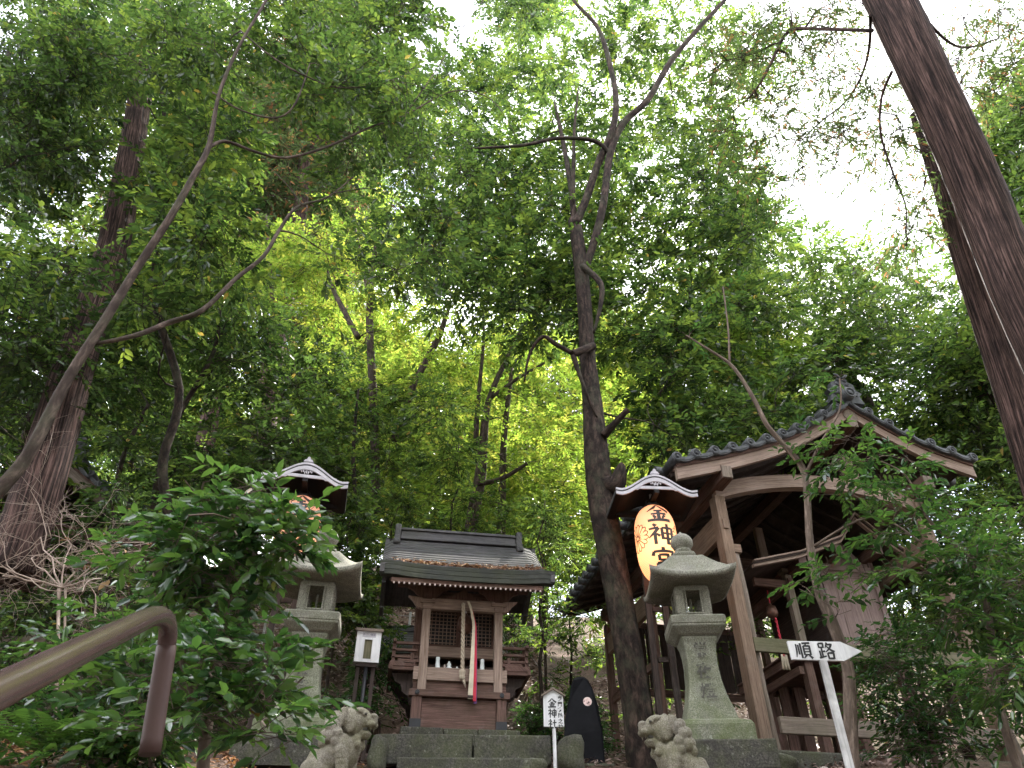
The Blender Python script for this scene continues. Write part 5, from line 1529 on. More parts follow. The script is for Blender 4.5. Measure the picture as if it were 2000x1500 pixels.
# right hand evergreens
g = rgn(20)
st = px_stem([(1712, 830, 12.5, 20), (1690, 770, 12.5, 18), (1650, 715, 12.5, 15), (1670, 650, 12.5, 11), (1680, 560, 12.5, 8), (1640, 480, 12.5, 4)])
st2 = px_stem([(1650, 715, 12.5, 9), (1600, 695, 12.3, 6), (1500, 690, 12.0, 3)])
st = ([W(1760, 960, 12.5), W(1740, 890, 12.5)] + st[0], [st[1][0] * 1.2, st[1][0] * 1.1] + st[1])
cl = region((1330, 440, 1800, 830), 130, (11.0, 15.0), (.5, .82), 19, g, hole=1.05) + region((1560, 560, 1990, 900), 62, (10.5, 13.0), (.45, .72), 22, g)
tree('broadleaf_tree', 'wide evergreen with forked brown stem right behind the tiled gable peak', 'tree', [st, st2], cl, M['smooth_bark'], M['leaf'], g, leaf=dict(L=.42, nl=10, ll=.13, asp=.46, tb=.5, upj=.5), limb_r=.018, maxlimb=2.8)
g = rgn(21)
st = px_stem([(1420, 1000, 11.0, 16), (1395, 850, 11.0, 14), (1360, 700, 11.0, 10), (1345, 560, 11.0, 6)])
cl = region((1200, 560, 1520, 930), 66, (10.0, 13.5), (.45, .68), 25, g)
tree('broadleaf_tree', 'light green leafy tree above the left slope of the tiled roof', 'tree', [st], cl, M['dark_bark'], M['leaf_lime'], g, leaf=dict(L=.42, nl=10, ll=.125, asp=.46, tb=.4, tv=.3, upj=.5), limb_r=.016, maxlimb=2.6)
g = rgn(22)
st = px_stem([(2080, 1100, 6.6, 24), (2060, 800, 6.6, 20), (2040, 500, 6.5, 14), (2010, 250, 6.4, 8)])
cl = region((1890, 130, 2130, 560), 46, (6.2, 7.6), (.32, .48), 26, g, hole=.8) + region((1830, 470, 2100, 900), 48, (9.6, 11.5), (.42, .64), 20, g, hole=0)
tree('broadleaf_tree', 'broad leaved evergreen standing beyond the two slanting cedar trunks', 'tree', [st], cl, M['dark_bark'], M['leaf'], g, leaf=dict(L=.36, nl=10, ll=.12, asp=.42, tb=.5, upj=.45), limb_r=.014, maxlimb=2.0)
# thin crooked tree in front of the shelter
g = rgn(23)
st = px_stem([(1672, 1540, 5.9, 34), (1664, 1480, 5.9, 30), (1660, 1380, 5.9, 27), (1655, 1300, 5.9, 25), (1625, 1215, 5.9, 25), (1598, 1150, 5.9, 20), (1582, 1060, 5.9, 16), (1576, 960, 5.9, 14), (1566, 912, 5.9, 13), (1530, 868, 5.85, 11), (1498, 830, 5.8, 10), (1470, 775, 5.8, 9), (1430, 715, 5.8, 7), (1380, 680, 5.8, 5), (1340, 655, 5.8, 3)])
s2 = px_stem([(1572, 930, 5.9, 8), (1600, 870, 5.8, 5), (1640, 800, 5.7, 4), (1640, 740, 5.7, 3)])
s3 = px_stem([(1425, 710, 5.8, 5), (1422, 640, 5.8, 4), (1412, 560, 5.8, 3)])
s4 = px_stem([(1584, 1070, 5.9, 6), (1700, 1010, 5.6, 5), (1800, 1060, 5.4, 4), (1850, 1120, 5.3, 3)])
cl = [(W(u, v, Y), r, n) for u, v, Y, r, n in ((1600, 870, 5.7, .16, 10), (1660, 860, 5.7, .18, 12), (1640, 900, 5.6, .18, 12), (1700, 900, 5.6, .2, 14), (1740, 940, 5.5, .2, 14), (1780, 900, 5.6, .18, 9), (1690, 960, 5.5, .2, 11), (1760, 990, 5.4, .2, 12), (1820, 970, 5.4, .2, 12), (1860, 1010, 5.4, .2, 12),
       (1640, 960, 5.7, .14, 7), (1720, 1040, 5.4, .15, 8), (1800, 1050, 5.3, .2, 13), (1620, 1110, 5.6, .16, 8), (1680, 1120, 5.5, .16, 8), (1740, 1110, 5.4, .18, 11), (1800, 1120, 5.3, .2, 14), (1860, 1100, 5.3, .2, 14), (1920, 1080, 5.3, .2, 14), (1560, 1150, 5.6, .10, 4), (1900, 1140, 5.3, .2, 12), (1640, 1190, 5.6, .12, 3),
       (1410, 560, 5.8, .12, 4), (1350, 650, 5.8, .1, 3), (1640, 740, 5.7, .10, 3))]
cl = [(p, r, max(2, int(n * .95))) for p, r, n in cl]
tree('crooked_tree', 'thin crooked pale stemmed tree with leafy sprays in front of the tiled shelter', 'tree', [st, s2, s3, s4], cl, M['pale_bark'], M['leaf_gloss'], g, leaf=dict(L=.24, nl=9, ll=.095, asp=.40, tb=.55, tv=.35), limb_r=.007, twr=.0025, sub=1)
g = rgn(24)
st = px_stem([(2000, 1530, 5.4, 20), (1968, 1440, 5.4, 18), (1945, 1340, 5.4, 17), (1930, 1200, 5.4, 15), (1910, 1130, 5.4, 13), (1870, 1070, 5.4, 9), (1810, 1010, 5.4, 6), (1770, 930, 5.4, 4), (1720, 900, 5.4, 2)])
cl = region((1820, 1000, 2040, 1250), 18, (5.0, 6.2), (.18, .28), 13, g, hole=0) + region((1900, 1200, 2060, 1500), 11, (4.8, 5.8), (.18, .26), 12, g, hole=0)
tree('sapling', 'pale brown stemmed sapling with glossy leaves beyond the low camellia and the arrow sign', 'tree', [st], cl, M['pale_bark'], M['leaf_gloss'], g, leaf=dict(L=.24, nl=9, ll=.085, asp=.42, tb=.62, tv=.35), limb_r=.007, twr=.0025, sub=1)
g = rgn(25)
st = px_stem([(1830, 1510, 6.2, 14), (1815, 1420, 6.2, 11), (1790, 1360, 6.2, 8), (1760, 1320, 6.2, 5)])
st2 = px_stem([(1815, 1430, 6.2, 9), (1850, 1380, 6.1, 7), (1880, 1330, 6.1, 4)])
cl = region((1680, 1220, 1930, 1440), 25, (5.8, 6.8), (.15, .24), 14, g, hole=0) + region((1740, 1420, 1890, 1490), 8, (5.8, 6.4), (.12, .2), 10, g, hole=0)
tree('camellia_shrub', 'low dark glossy shrub in front of the lower rail, right of the arrow sign', 'shrub', [st, st2], cl, M['pale_bark'], M['leaf_gloss'], g, leaf=dict(L=.2, nl=9, ll=.065, asp=.42, tb=.35), limb_r=.007, twr=.0025, sub=1)
# camellia in front of the left lantern
g = rgn(26)
st = px_stem([(395, 1560, 3.2, 30), (400, 1450, 3.2, 25), (420, 1330, 3.2, 22), (440, 1190, 3.2, 18), (448, 1100, 3.2, 12), (430, 1000, 3.2, 8)])
st2 = px_stem([(400, 1450, 3.2, 14), (370, 1340, 3.1, 11), (330, 1230, 3.1, 8), (300, 1120, 3.1, 5)])
st3 = px_stem([(440, 1190, 3.2, 10), (475, 1130, 3.1, 8), (530, 1080, 3.1, 5)])
cl = [(W(u, v, Y), r * .98, int(n * 1.0)) for u, v, Y, r, n in ((470, 960, 3.1, .16, 12), (430, 990, 3.1, .17, 14), (380, 1010, 3.1, .17, 14), (480, 1030, 3.0, .17, 14), (330, 1030, 3.2, .16, 10), (545, 1010, 2.95, .08, 4), (600, 1000, 3.0, .06, 3), (560, 1060, 3.0, .10, 7), (575, 1025, 3.0, .08, 6), (590, 1075, 3.0, .06, 5), (540, 1040, 3.0, .09, 7), (530, 985, 3.0, .09, 6), (230, 1190, 3.2, .10, 5), (270, 1330, 3.2, .10, 5), (300, 1420, 3.0, .11, 6), (240, 1400, 3.2, .09, 4),
      (420, 1060, 3.0, .18, 16), (360, 1070, 3.1, .18, 15), (300, 1060, 3.2, .15, 9), (500, 1080, 3.1, .14, 9), (450, 1120, 3.1, .17, 13), (380, 1130, 3.1, .18, 14), (520, 1130, 3.1, .11, 5), (600, 1080, 3.1, .09, 3), (330, 1150, 3.2, .15, 8), (490, 1170, 3.2, .13, 7), (420, 1190, 3.1, .15, 9),
      (460, 1250, 3.1, .16, 11), (400, 1270, 3.0, .17, 12), (520, 1230, 3.1, .13, 7), (520, 1290, 3.0, .16, 12), (450, 1320, 2.95, .17, 13), (390, 1350, 2.95, .17, 13), (540, 1330, 2.95, .12, 6), (510, 1370, 2.9, .16, 12), (440, 1400, 2.9, .14, 9), (520, 1430, 2.8, .12, 6), (350, 1290, 3.1, .13, 7), (370, 1410, 2.95, .11, 5), (250, 1100, 3.3, .12, 5))]
def keeps_clear(p, r):
    d = p.y * CP + p.z * SP; u, v = 1000 + F * p.x / d, 750 - F * (p.z * CP - p.y * SP) / d
    return u + r * F / d < (625 if v < 1110 else 560 if v < 1270 else 640 if v < 1350 else 610)
cl = [q for q in cl if keeps_clear(q[0], q[1])]
tree('camellia_shrub', 'tall glossy leaved camellia in front of the left stone lantern', 'shrub', [st, st2, st3], cl, M['pale_bark'], M['leaf_gloss'], g, leaf=dict(L=.17, nl=9, ll=.080, asp=.44, tb=.58, tv=.35, upj=.6), limb_r=.007, twr=.0022, sub=1)
g = rgn(27)
st = px_stem([(170, 1540, 3.9, 16), (180, 1470, 3.9, 12), (190, 1420, 3.9, 8), (150, 1380, 3.9, 5)])
cl = [(W(u, v, Y), r, n) for u, v, Y, r, n in ((120, 1430, 3.8, .13, 8), (190, 1440, 3.8, .13, 8), (60, 1460, 3.8, .13, 8), (250, 1420, 3.9, .10, 5), (90, 1390, 4.0, .1, 5), (200, 1280, 4.2, .1, 5), (130, 1270, 4.3, .1, 4), (240, 1240, 4.3, .09, 4), (20, 1420, 3.9, .11, 6), (230, 1340, 4.0, .11, 6), (160, 1340, 4.0, .12, 8), (280, 1390, 3.9, .12, 8), (110, 1340, 4.1, .11, 7), (50, 1370, 4.0, .12, 8), (150, 1480, 3.7, .11, 7), (240, 1480, 3.8, .12, 7), (300, 1460, 3.8, .10, 6), (330, 1340, 4.1, .12, 7), (270, 1290, 4.2, .12, 7), (160, 1210, 4.4, .10, 5), (70, 1300, 4.3, .1, 5))]
tree('low_shrub', 'low glossy seedling shrub among the ferns under the handrail', 'shrub', [st], cl, M['pale_bark'], M['leaf_gloss'], g, leaf=dict(L=.16, nl=8, ll=.07, asp=.46, tb=.3), limb_r=.005, twr=.002, sub=1)
g = rgn(35)
st = px_stem([(300, 1560, 3.9, 14), (290, 1440, 3.9, 11), (260, 1330, 3.9, 8), (225, 1230, 3.9, 5)])
st2 = px_stem([(290, 1440, 3.9, 8), (340, 1340, 3.9, 6), (380, 1260, 3.9, 4)])
cl = region((110, 1190, 420, 1500), 30, (3.5, 4.6), (.12, .20), 12, g, hole=0)
tree('camellia_shrub', 'young mixed green camellia bush behind the handrail end, beside the tall camellia', 'shrub', [st, st2], cl, M['pale_bark'], M['leaf_gloss'], g, leaf=dict(L=.17, nl=9, ll=.072, asp=.44, tb=.6, tv=.35, upj=.6), limb_r=.006, twr=.002, sub=1)
# bare twiggy shrub
g = rgn(28)
base = W(115, 1420, 4.6)
bt = thing('bare_shrub', 'leafless pale twiggy shrub beside the left cedar trunk, a few dry leaves left', 'shrub', base)
b = MB(); tips = []
def grow(p, d, L, r, dep):
    n = 4; pts = [p]
    dd = d
    for k in range(n):
        dd = (dd + Vector(g.normal(size=3)) * .16 + Vector((0, 0, .0))).normalized()
        pts.append(pts[-1] + dd * L / n)
    b.tube(pts, [r * (1 - .4 * k / n) for k in range(n + 1)], 5 if r > .004 else 4, cap=False)
    if dep == 0: tips.append((pts[-1], dd)); return
    for k in range(3 if dep > 1 else 3):
        q = pts[2 + k % 3]
        nd = (dd * .7 + Vector(g.normal(size=3) * np.array([.85, .6, .5]))).normalized()
        grow(q, nd, L * .68, r * .62, dep - 1)
for (u, v, w) in ((115, 1150, 7), (128, 1145, 5)):
    P, Rr = px_stem([(105 + (u - 115), 1440, 4.6, w), (112 + (u - 115), 1300, 4.6, w), (u, v, 4.6, w)])
    b.tube(P, Rr, 7)
for (u1, v1) in ((50, 1060), (-20, 1090), (195, 1080), (135, 1040), (270, 1070), (20, 1020), (240, 1120), (-10, 1130)):
    a = W(120, 1148, 4.6); c = W(u1, v1, 4.4 + g.random() * .5)
    grow(a, (c - a).normalized(), (c - a).length * .85, .0062, 4)
b.build('stems', M['dry_twig'], bt, origin=base)
O = np.array([list(W(u, v, 4.5)) for u, v in ((146, 1056), (218, 1055), (206, 1085), (240, 1070), (170, 1100), (218, 1130), (310, 1055), (350, 1075), (265, 1080))]); D = nrm(rgn(5).normal(size=O.shape))
link('dry_leaves', leaf_mesh('dry_leaves', leaf_arrays(O, D, rgn(5), L=.04, nl=2, ll=.06, asp=.5, tb=.75), [M['leaf_dead'], M['dry_twig']], 0, base), bt)
P, Rr = px_stem([(50, 1240, 4.4, 5), (75, 1050, 4.4, 5), (130, 880, 4.4, 4), (150, 820, 4.4, 3)])
# ferns
def fern(u, v, Y, label, s=1.0, seed=1):
    g = rgn(seed); p = W(u, v, Y)
    t = thing('fern', label, 'fern', p, 0, 'ferns at the foot of the stairs')
    Os, Ds = [], []
    arrs = []
    for k in range(9):
        a = 2 * math.pi * k / 9 + g.random() * .4
        n = 17; d0 = np.array([math.cos(a), math.sin(a), .9]); pos = np.zeros(3); L = .36 * s
        d = nrm(d0)
        for i in range(n):
            d = nrm(d + np.array([0, 0, -.055])); pos = pos + d * L / n
            sd = nrm(np.cross(d, [0, 0, 1]))
            for q in (-1, 1):
                Os.append(pos.copy()); Ds.append(nrm(sd * q + d * .35))
        
    O, D = np.array(Os), np.array(Ds)
    prog = np.tile(np.repeat(np.arange(17) / 17, 2), 9)
    ln = (.085 * s * np.sin(np.pi * (.12 + .86 * prog)) + .008)
    up = nrm(np.array([0, 0, 1.0]) - D * D[:, 2:3])
    tint = np.clip(.5 + g.normal(size=len(O)) * .2, 0, 1)
    link('fronds', leaf_mesh('fronds', (O, D, up, ln, tint, None, .15), [M['leaf_fern']], 0), t)
fern(60, 1475, 3.7, 'bright fern under the low end of the handrail', 1.1, 1); fern(190, 1485, 3.7, 'bright fern below the low seedling shrub', 1.0, 2); fern(270, 1440, 4.6, 'small fern behind the handrail end', .7, 3)
# middle distance: lime green trees behind the shrine
g = rgn(30)
st = px_stem([(915, 1060, 13.0, 30), (925, 1000, 13.0, 27), (938, 930, 13.0, 25), (945, 850, 13.0, 18), (955, 780, 13.0, 13), (990, 700, 13.0, 10), (1020, 640, 13.0, 6)])
st0 = ([W(905, 1230, 13.0), W(908, 1140, 13.0)] + st[0], [st[1][0] * 1.25, st[1][0] * 1.1] + st[1])
s2 = px_stem([(938, 930, 13, 16), (930, 850, 13, 12), (936, 760, 13, 9), (945, 650, 13, 6), (940, 560, 13, 3)])
s3 = px_stem([(935, 945, 12.9, 12), (980, 935, 12.7, 10), (1030, 905, 12.5, 7)])
s4 = px_stem([(955, 780, 13, 8), (1010, 740, 13, 7), (1080, 700, 13, 4)])
cl = region((840, 480, 1180, 1010), 66, (13.1, 16.5), (.5, .8), 24, g, hole=.9)
tree('lime_leaf_tree', 'forked brown trunk tree with sunlit yellow green leaves right behind the middle shrine', 'tree', [st0, s2, s3, s4], cl, M['smooth_bark'], M['leaf_lime'], g, leaf=dict(L=.45, nl=10, ll=.13, asp=.40, tb=.5, tv=.3), limb_r=.02, maxlimb=3)
g = rgn(31)
st = px_stem([(980, 1200, 14.0, 16), (980, 1000, 14.0, 17), (985, 850, 14.0, 13), (1000, 720, 14.0, 8)])
cl = region((900, 900, 1180, 1130), 40, (14.2, 17), (.45, .7), 22, g, hole=0)
tree('lime_leaf_tree', 'straight grey trunk standing close beside the forked brown trunk', 'tree', [st], cl, M['smooth_bark'], M['leaf_lime'], g, leaf=dict(L=.42, nl=10, ll=.12, asp=.40, tb=.4, tv=.3), limb_r=.016, maxlimb=2.5)
g = rgn(32)
st = px_stem([(735, 1000, 12, 20), (730, 800, 12, 18), (722, 640, 12, 16), (725, 540, 12, 14), (735, 470, 12, 9), (728, 400, 12, 5)])
s2 = px_stem([(722, 585, 12, 10), (690, 430, 12, 5)]); s3 = px_stem([(700, 660, 11.6, 12), (668, 600, 11.6, 11), (648, 560, 11.6, 8), (640, 530, 11.6, 5)])
s4 = px_stem([(810, 745, 12, 15), (835, 700, 12, 15), (862, 645, 12, 13), (880, 590, 12, 6)])
s4 = ([W(770, 860, 12), W(790, 800, 12)] + s4[0], [s4[1][0]] * 2 + s4[1])
cl = region((560, 400, 900, 800), 66, (11.5, 15.5), (.5, .78), 24, g, hole=1.0)
tree('lime_leaf_tree', 'bright yellow green tree with several upright stems above the dull pink lantern', 'tree', [st, s2, s3, s4], cl, M['smooth_bark'], M['leaf_lime'], g, leaf=dict(L=.45, nl=10, ll=.13, asp=.40, tb=.5, tv=.3), limb_r=.02, maxlimb=3)
g = rgn(33)
cl = region((380, 380, 620, 640), 34, (11.5, 15), (.5, .75), 22, g, hole=1.0)
st = px_stem([(560, 960, 13, 18), (550, 750, 13, 14), (530, 560, 13, 9), (520, 420, 13, 4)])
tree('lime_leaf_tree', 'pale green tree seen under the first fork of the leaning grey tree', 'tree', [st], cl, M['smooth_bark'], M['leaf_lime'], g, leaf=dict(L=.45, nl=10, ll=.13, asp=.40, tb=.35, tv=.3), limb_r=.02, maxlimb=3)

# slender saplings behind the shrine: one kind, copied
def local_tree(name, seed, H, r, bk, lf, ncl, R0, hb, rs, ns, leaf, limb_r, twr=.004, conif=False):
    g = rgn(seed)
    P = [Vector((0, 0, -.6))]; 
    for k in range(1, 11): P.append(Vector((g.normal() * .02 * H * (k / 10), g.normal() * .02 * H * (k / 10), H * k / 10)))
    Rr = [r * (1.15 - 1.0 * (k / 10) ** 1.0) + .004 for k in range(11)]
    cl = []
    for k in range(ncl):
        f = g.random() ** .8
        z = H * (hb + (1 - hb) * f)
        rad = R0 * (math.sin(math.pi * min(1, .18 + .80 * f)) if not conif else (1.05 - f)) * math.sqrt(g.random()) 
        a = g.random() * 6.283
        cl.append((Vector((math.cos(a) * rad, math.sin(a) * rad, z)), g.uniform(*rs), ns))
    t = tree(name, 'x', 'tree', [(P, Rr)], cl, bk, lf, g, leaf=leaf, limb_r=limb_r, twr=twr, sub=1, seg=8)
    t.location = (0, 0, 0)
    for ch in t.children: ch.data.transform(Matrix.Translation(P[0]))
    return t
def scatter(proto, spots, label, group, smin=.85, smax=1.15, seed=0):
    g = rgn(seed)
    first = True
    for x, y in spots:
        o = proto if first else copy_tree(proto)
        first = False
        o.location = (x, y, float(G(x, y))); o.rotation_euler = (g.normal() * .03, g.normal() * .03, g.random() * 6.28)
        s = g.uniform(smin, smax); o.scale = (s, s, s)
        o['label'] = label; o['group'] = group
SMALL = dict(L=.26, nl=9, ll=.085, asp=.38, tb=.5, tv=.28)
pr = local_tree('sapling', 40, 3.4, .022, M['dark_bark'], M['leaf'], 26, .75, .22, (.16, .28), 9, SMALL, .006, .003)
scatter(pr, [(-2.3, 9.6), (-1.9, 10.3), (.35, 9.7), (.55, 12.4), (-2.9, 10.9), (-.3, 11.8), (-1.2, 11.6), (.9, 13.0), (3.6, 12.8), (2.2, 13.2), (5.6, 10.6), (6.2, 9.3), (-3.4, 9.2)], 'slender dark stemmed sapling with thin leafy sprays beside or behind the small shrines', 'slender saplings round the shrines', .8, 1.25, 4)
pr = local_tree('undergrowth_shrub', 41, .8, .012, M['dark_bark'], M['leaf_gloss'], 20, .38, .1, (.10, .18), 9, dict(L=.16, nl=9, ll=.055, asp=.42, tb=.3), .005, .0025)
scatter(pr, [(.62, 8.5), (.35, 8.9), (.95, 9.1), (-1.6, 8.2), (.2, 9.5), (5.4, 7.5), (6.0, 8.0), (4.6, 9.0), (-4.2, 7.2), (-5.0, 7.6), (-3.2, 7.9), (-2.6, 7.4), (1.0, 11), (-2.2, 11.5), (-.2, 12.2), (5.2, 6.6)], 'knee high dark leafy undergrowth shrub near the terrace', 'undergrowth shrubs', .75, 1.25, 5)
# forest on the hill: a few kinds, copied
FAR = dict(L=.75, nl=9, ll=.24, asp=.42, tb=.5, tv=.28)
pa = local_tree('hill_tree', 50, 11, .17, M['smooth_bark'], M['leaf_lime'], 64, 3.0, .16, (.75, 1.2), 26, FAR, .04, .008)
pb2 = local_tree('hill_tree', 51, 13, .19, M['dark_bark'], M['leaf'], 76, 3.1, .14, (.75, 1.2), 28, dict(FAR, tb=.6), .04, .008)
pc = local_tree('hill_cedar', 52, 25, .30, M['cedar_bark'], M['leaf_cedar'], 130, 3.0, .38, (.7, 1.1), 30, dict(L=.8, nl=12, ll=.2, asp=.30, droop=.5, spread=38, upj=.7, dead=.10), .035, .006, True)
g = rgn(60)
def hill(n, x0, x1, y0, y1, dmin):
    out = []; tr = 0
    while len(out) < n and tr < 4000:
        tr += 1
        y = g.uniform(y0, y1); x = g.uniform(x0, x1) * (y / y1) ** .5
        az = math.degrees(math.atan2(x, y))
        if 20 < az < 40 and y < 34: continue
        if all(math.hypot(x - a, y - b_) > dmin for a, b_ in out): out.append((x, y))
    return out
scatter(pa, hill(13, -18, 16, 21, 38, 4.4), 'pale green tree of the forest climbing the hill behind the shrines', 'pale leafed hill trees', .8, 1.2, 6)
scatter(pb2, hill(8, -20, 20, 25, 42, 4.6), 'dark green broadleaf tree of the forest climbing the hill behind the shrines', 'dark leafed hill trees', .8, 1.2, 7)
scatter(pc, [(-6.2, 16.0), (-8.6, 18.0), (-10.8, 15.0), (-13, 19), (-7.6, 23), (4.2, 30)], 'straight tall cedar of the forest climbing the hill behind the shrines', 'hill cedars', .85, 1.15, 8)
pe = local_tree('woodland_tree', 54, 7.5, .09, M['dark_bark'], M['leaf'], 50, 1.9, .10, (.45, .75), 22, dict(L=.5, nl=9, ll=.15, asp=.42, tb=.45, tv=.28), .02, .005)
scatter(pe, [(8.6, 11.2), (10.4, 13.0), (8.0, 14.2), (12.6, 12.4), (9.6, 16.5), (6.4, 15.8), (13.0, 16.0), (7.4, 9.4)], 'small dark woodland tree beyond the right end of the tiled shelter', 'woodland trees beyond the shelter', .85, 1.15, 10)
pe2 = copy_tree(pe)
scatter(pe2, [(-8.6, 10.6), (-11, 13), (-9.6, 15.5), (-7.4, 12.6), (-12.6, 10.2), (-7.2, 9.4)], 'small dark woodland tree behind and beside the old timber shelter', 'woodland trees by the old shelter', .8, 1.05, 12)
pd = local_tree('rear_shade_tree', 53, 12, .18, M['dark_bark'], M['leaf'], 80, 3.0, .12, (.8, 1.2), 26, FAR, .04, .008)  # unseen trees behind the camera, added to dim light on front faces
scatter(pd, [(-6.5, -5.5), (-1.8, -8.5), (3.2, -6.8), (7.6, -4.0), (-10.5, -1.0), (10.5, .5)], 'unseen tall dark green tree added behind the camera to cut frontal light', 'unseen trees added behind the camera', .9, 1.15, 9)
# understory in front of the old shelter
g = rgn(34)
st = px_stem([(215, 1330, 6.6, 10), (205, 1200, 6.6, 9), (225, 1060, 6.6, 7), (215, 960, 6.6, 4)])
cl = region((120, 960, 330, 1240), 22, (6.2, 7.6), (.18, .30), 13, g, hole=0) + region((-40, 1180, 130, 1330), 8, (6.2, 7.4), (.16, .26), 12, g, hole=0)
tree('understory_shrub', 'dark thin leafed shrub partly hiding the old timber shelter', 'shrub', [st], cl, M['dark_bark'], M['leaf'], g, leaf=dict(L=.22, nl=9, ll=.075, asp=.44, tb=.3, upj=.5), limb_r=.006, twr=.0025, sub=1)
# wire fence on the slope behind
t = thing('slope_fence', 'thin pale posted wire fence on the leaf covered slope behind the middle shrine', 'fence', (-2.5, 13.2, float(G(-2.5, 13.2))), R(4))
for k in range(10):
    b = MB(); x = -3.6 + .85 * k; z = float(G(-2.5 + x, 13.2)) - float(G(-2.5, 13.2)); b.tube([(x, 0, z - .3), (x, 0, z + .85)], .022, 8); b.build('post', M['white_worn'], t)
b = MB()
for h in (.25, .5, .78):
    b.tube([(-3.6 + .85 * k, 0, float(G(-2.5 - 3.6 + .85 * k, 13.2)) - float(G(-2.5, 13.2)) + h) for k in range(10)], .006, 5)
b.build('wire', M['copper'], t)
# stump
p = Vector((-1.62, 9.0, float(G(-1.62, 9.0))))
t = thing('tree_stump', 'mossy rotting tree stump right of the collection box', 'stump', p)
b = MB(); b.lathe([(.26, -.15), (.17, .03), (.13, .15), (.12, .30), (.10, .33), (.02, .29)], seg=14)
b.v = [(q[0] * (1 + .18 * math.sin(5 * math.atan2(q[1], q[0]))), q[1] * (1 + .18 * math.sin(5 * math.atan2(q[1], q[0]))), q[2] + .04 * math.sin(3 * math.atan2(q[1], q[0]))) for q in b.v]
b.build('wood', M['cedar_bark'], t)

# ------------------------------------------------------------------ litter
def litter(name, label, n, xr, yr, mat, ll, seed, dens=None):
    g = rgn(seed)
    x = g.uniform(xr[0], xr[1], n); y = g.uniform(yr[0], yr[1], n)
    z = G(x, y) + .012 + g.random(n) * .03
    a = g.uniform(0, 6.283, n)
    d = nrm(np.stack([np.cos(a), np.sin(a), g.normal(size=n) * .3], 1))
    e = .15
    sl = (G(x, y + e) - G(x, y - e)) / (2 * e)
    un = np.stack([g.normal(size=n) * .4, -sl + g.normal(size=n) * .4, np.ones(n)], 1)
    nn = nrm(un - d * np.sum(un * d, -1, keepdims=True)); d = nrm(np.cross(nn, np.cross(d, nn)))
    o = link(name, leaf_mesh(name, (np.stack([x, y, z], 1), d, nn, ll * g.uniform(.6, 1.2, n), g.random(n) ** 1.3, None, .42), [mat], 0))
    o['kind'] = 'stuff'; o['label'] = label; o['category'] = 'leaves'
litter('leaf_litter', 'brown fallen leaves covering the bank and the slope behind the shrines', 26000, (-6, 4), (7.3, 15), M['leaf_litter'], .075, 70)
litter('leaf_litter', 'pinkish brown fallen leaves spread over the sunlit slope beyond the monument', 26000, (-7, 9), (12, 23), M['leaf_litter'], .12, 73)
litter('leaf_litter', 'rusty fallen leaves on the ground around the ferns', 5000, (-4.5, -1.2), (3.4, 7.2), M['leaf_dead'], .06, 71)
# leaves and needles lying on the shrine roof
g = rgn(72); n = 1300
xs = np.concatenate([g.normal(-.42, .17, n // 3), g.normal(.02, .16, n // 3), g.normal(.55, .17, n // 3)]); xs = xs[np.abs(xs) < .84]
fs = np.abs(g.normal(.05, .22, len(xs))); yy = -.49 + .75 * np.minimum(fs, .52)
ff = (yy + .52) / 1.10; zz = 1.49 + .82 * (.55 * ff + .45 * ff * ff) + .022 + g.random(len(xs)) * .02 + .055 * np.abs(xs / .98) ** 3
pos = np.array([list(sp(a, b_, c)) for a, b_, c in zip(xs, yy, zz)])
an = g.uniform(0, 6.283, len(xs)); d = nrm(np.stack([np.cos(an), np.sin(an) * .9, np.sin(an) * .45 + g.normal(size=len(xs)) * .2], 1))
un = np.stack([g.normal(size=len(xs)) * .3, -.5 + g.normal(size=len(xs)) * .3, np.ones(len(xs))], 1); nn = nrm(un - d * np.sum(un * d, -1, keepdims=True))
ti = np.clip(g.random(len(xs)) ** 1.6, 0, 1)
o = link('fallen_leaves', leaf_mesh('fallen_leaves', (pos, d, nn, .055 * g.uniform(.5, 1.2, len(xs)), ti, None, .34), [M['leaf_dead']], 0))
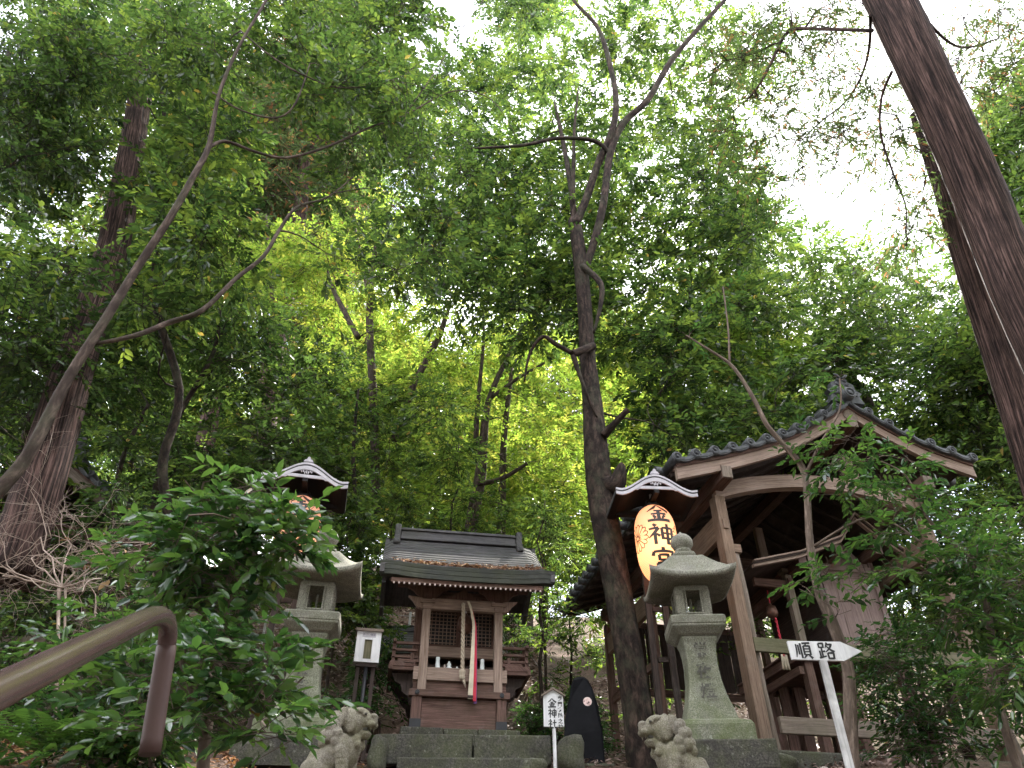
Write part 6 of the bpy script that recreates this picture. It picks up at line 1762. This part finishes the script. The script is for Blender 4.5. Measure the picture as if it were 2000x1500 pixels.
o['kind'] = 'stuff'; o['label'] = 'rusty and yellow fallen leaves lying on the lower roof of the middle shrine'; o['category'] = 'leaves'
# ------------------------------------------------------------------ light
SUN_EL, SUN_AZ = 52, 28
w = bpy.data.worlds.new("World"); sc.world = w; w.use_nodes = True
nt = w.node_tree
for n in list(nt.nodes): nt.nodes.remove(n)
out = nt.nodes.new('ShaderNodeOutputWorld'); bg = nt.nodes.new('ShaderNodeBackground')
sky = nt.nodes.new('ShaderNodeTexSky'); sky.sky_type = 'NISHITA'; sky.sun_disc = False
sky.sun_elevation = R(SUN_EL); sky.sun_rotation = R(SUN_AZ); sky.air_density = 1.0; sky.dust_density = 1.5; sky.ozone_density = 1.0
tc = nt.nodes.new('ShaderNodeTexCoord')
c1 = noise(nt, tc.outputs['Generated'], 2.6, 6, .55, .3)
mask = ramp(nt, c1, [(.36, (0, 0, 0)), (.52, (1, 1, 1))])
col = mixc(nt, mask, sky.outputs[0], (11.0, 11.2, 11.6))
nt.links.new(col, bg.inputs[0]); bg.inputs[1].default_value = 0.12
nt.links.new(bg.outputs[0], out.inputs[0])
sun = bpy.data.lights.new('sun', 'SUN'); sun.energy = 5.0; sun.angle = R(3); sun.color = (1.0, .95, .86)
so = bpy.data.objects.new('sun', sun); COL.objects.link(so)
dirv = Vector((math.sin(R(SUN_AZ)) * math.cos(R(SUN_EL)), math.cos(R(SUN_AZ)) * math.cos(R(SUN_EL)), math.sin(R(SUN_EL))))
so.rotation_euler = dirv.to_track_quat('Z', 'Y').to_euler()
vs = sc.view_settings
sc.display_settings.display_device = 'sRGB'
vs.view_transform = 'Standard'; vs.look = 'None'; vs.gamma = 1.0; vs.use_curve_mapping = False
vs.exposure = 2.12
sc.render.engine = 'CYCLES'
cy = sc.cycles
cy.use_denoising = True
cy.max_bounces = 10; cy.diffuse_bounces = 6; cy.glossy_bounces = 3; cy.transmission_bounces = 6; cy.transparent_max_bounces = 4
cy.sample_clamp_indirect = 8.0
cy.use_adaptive_sampling = True; cy.adaptive_threshold = 0.02
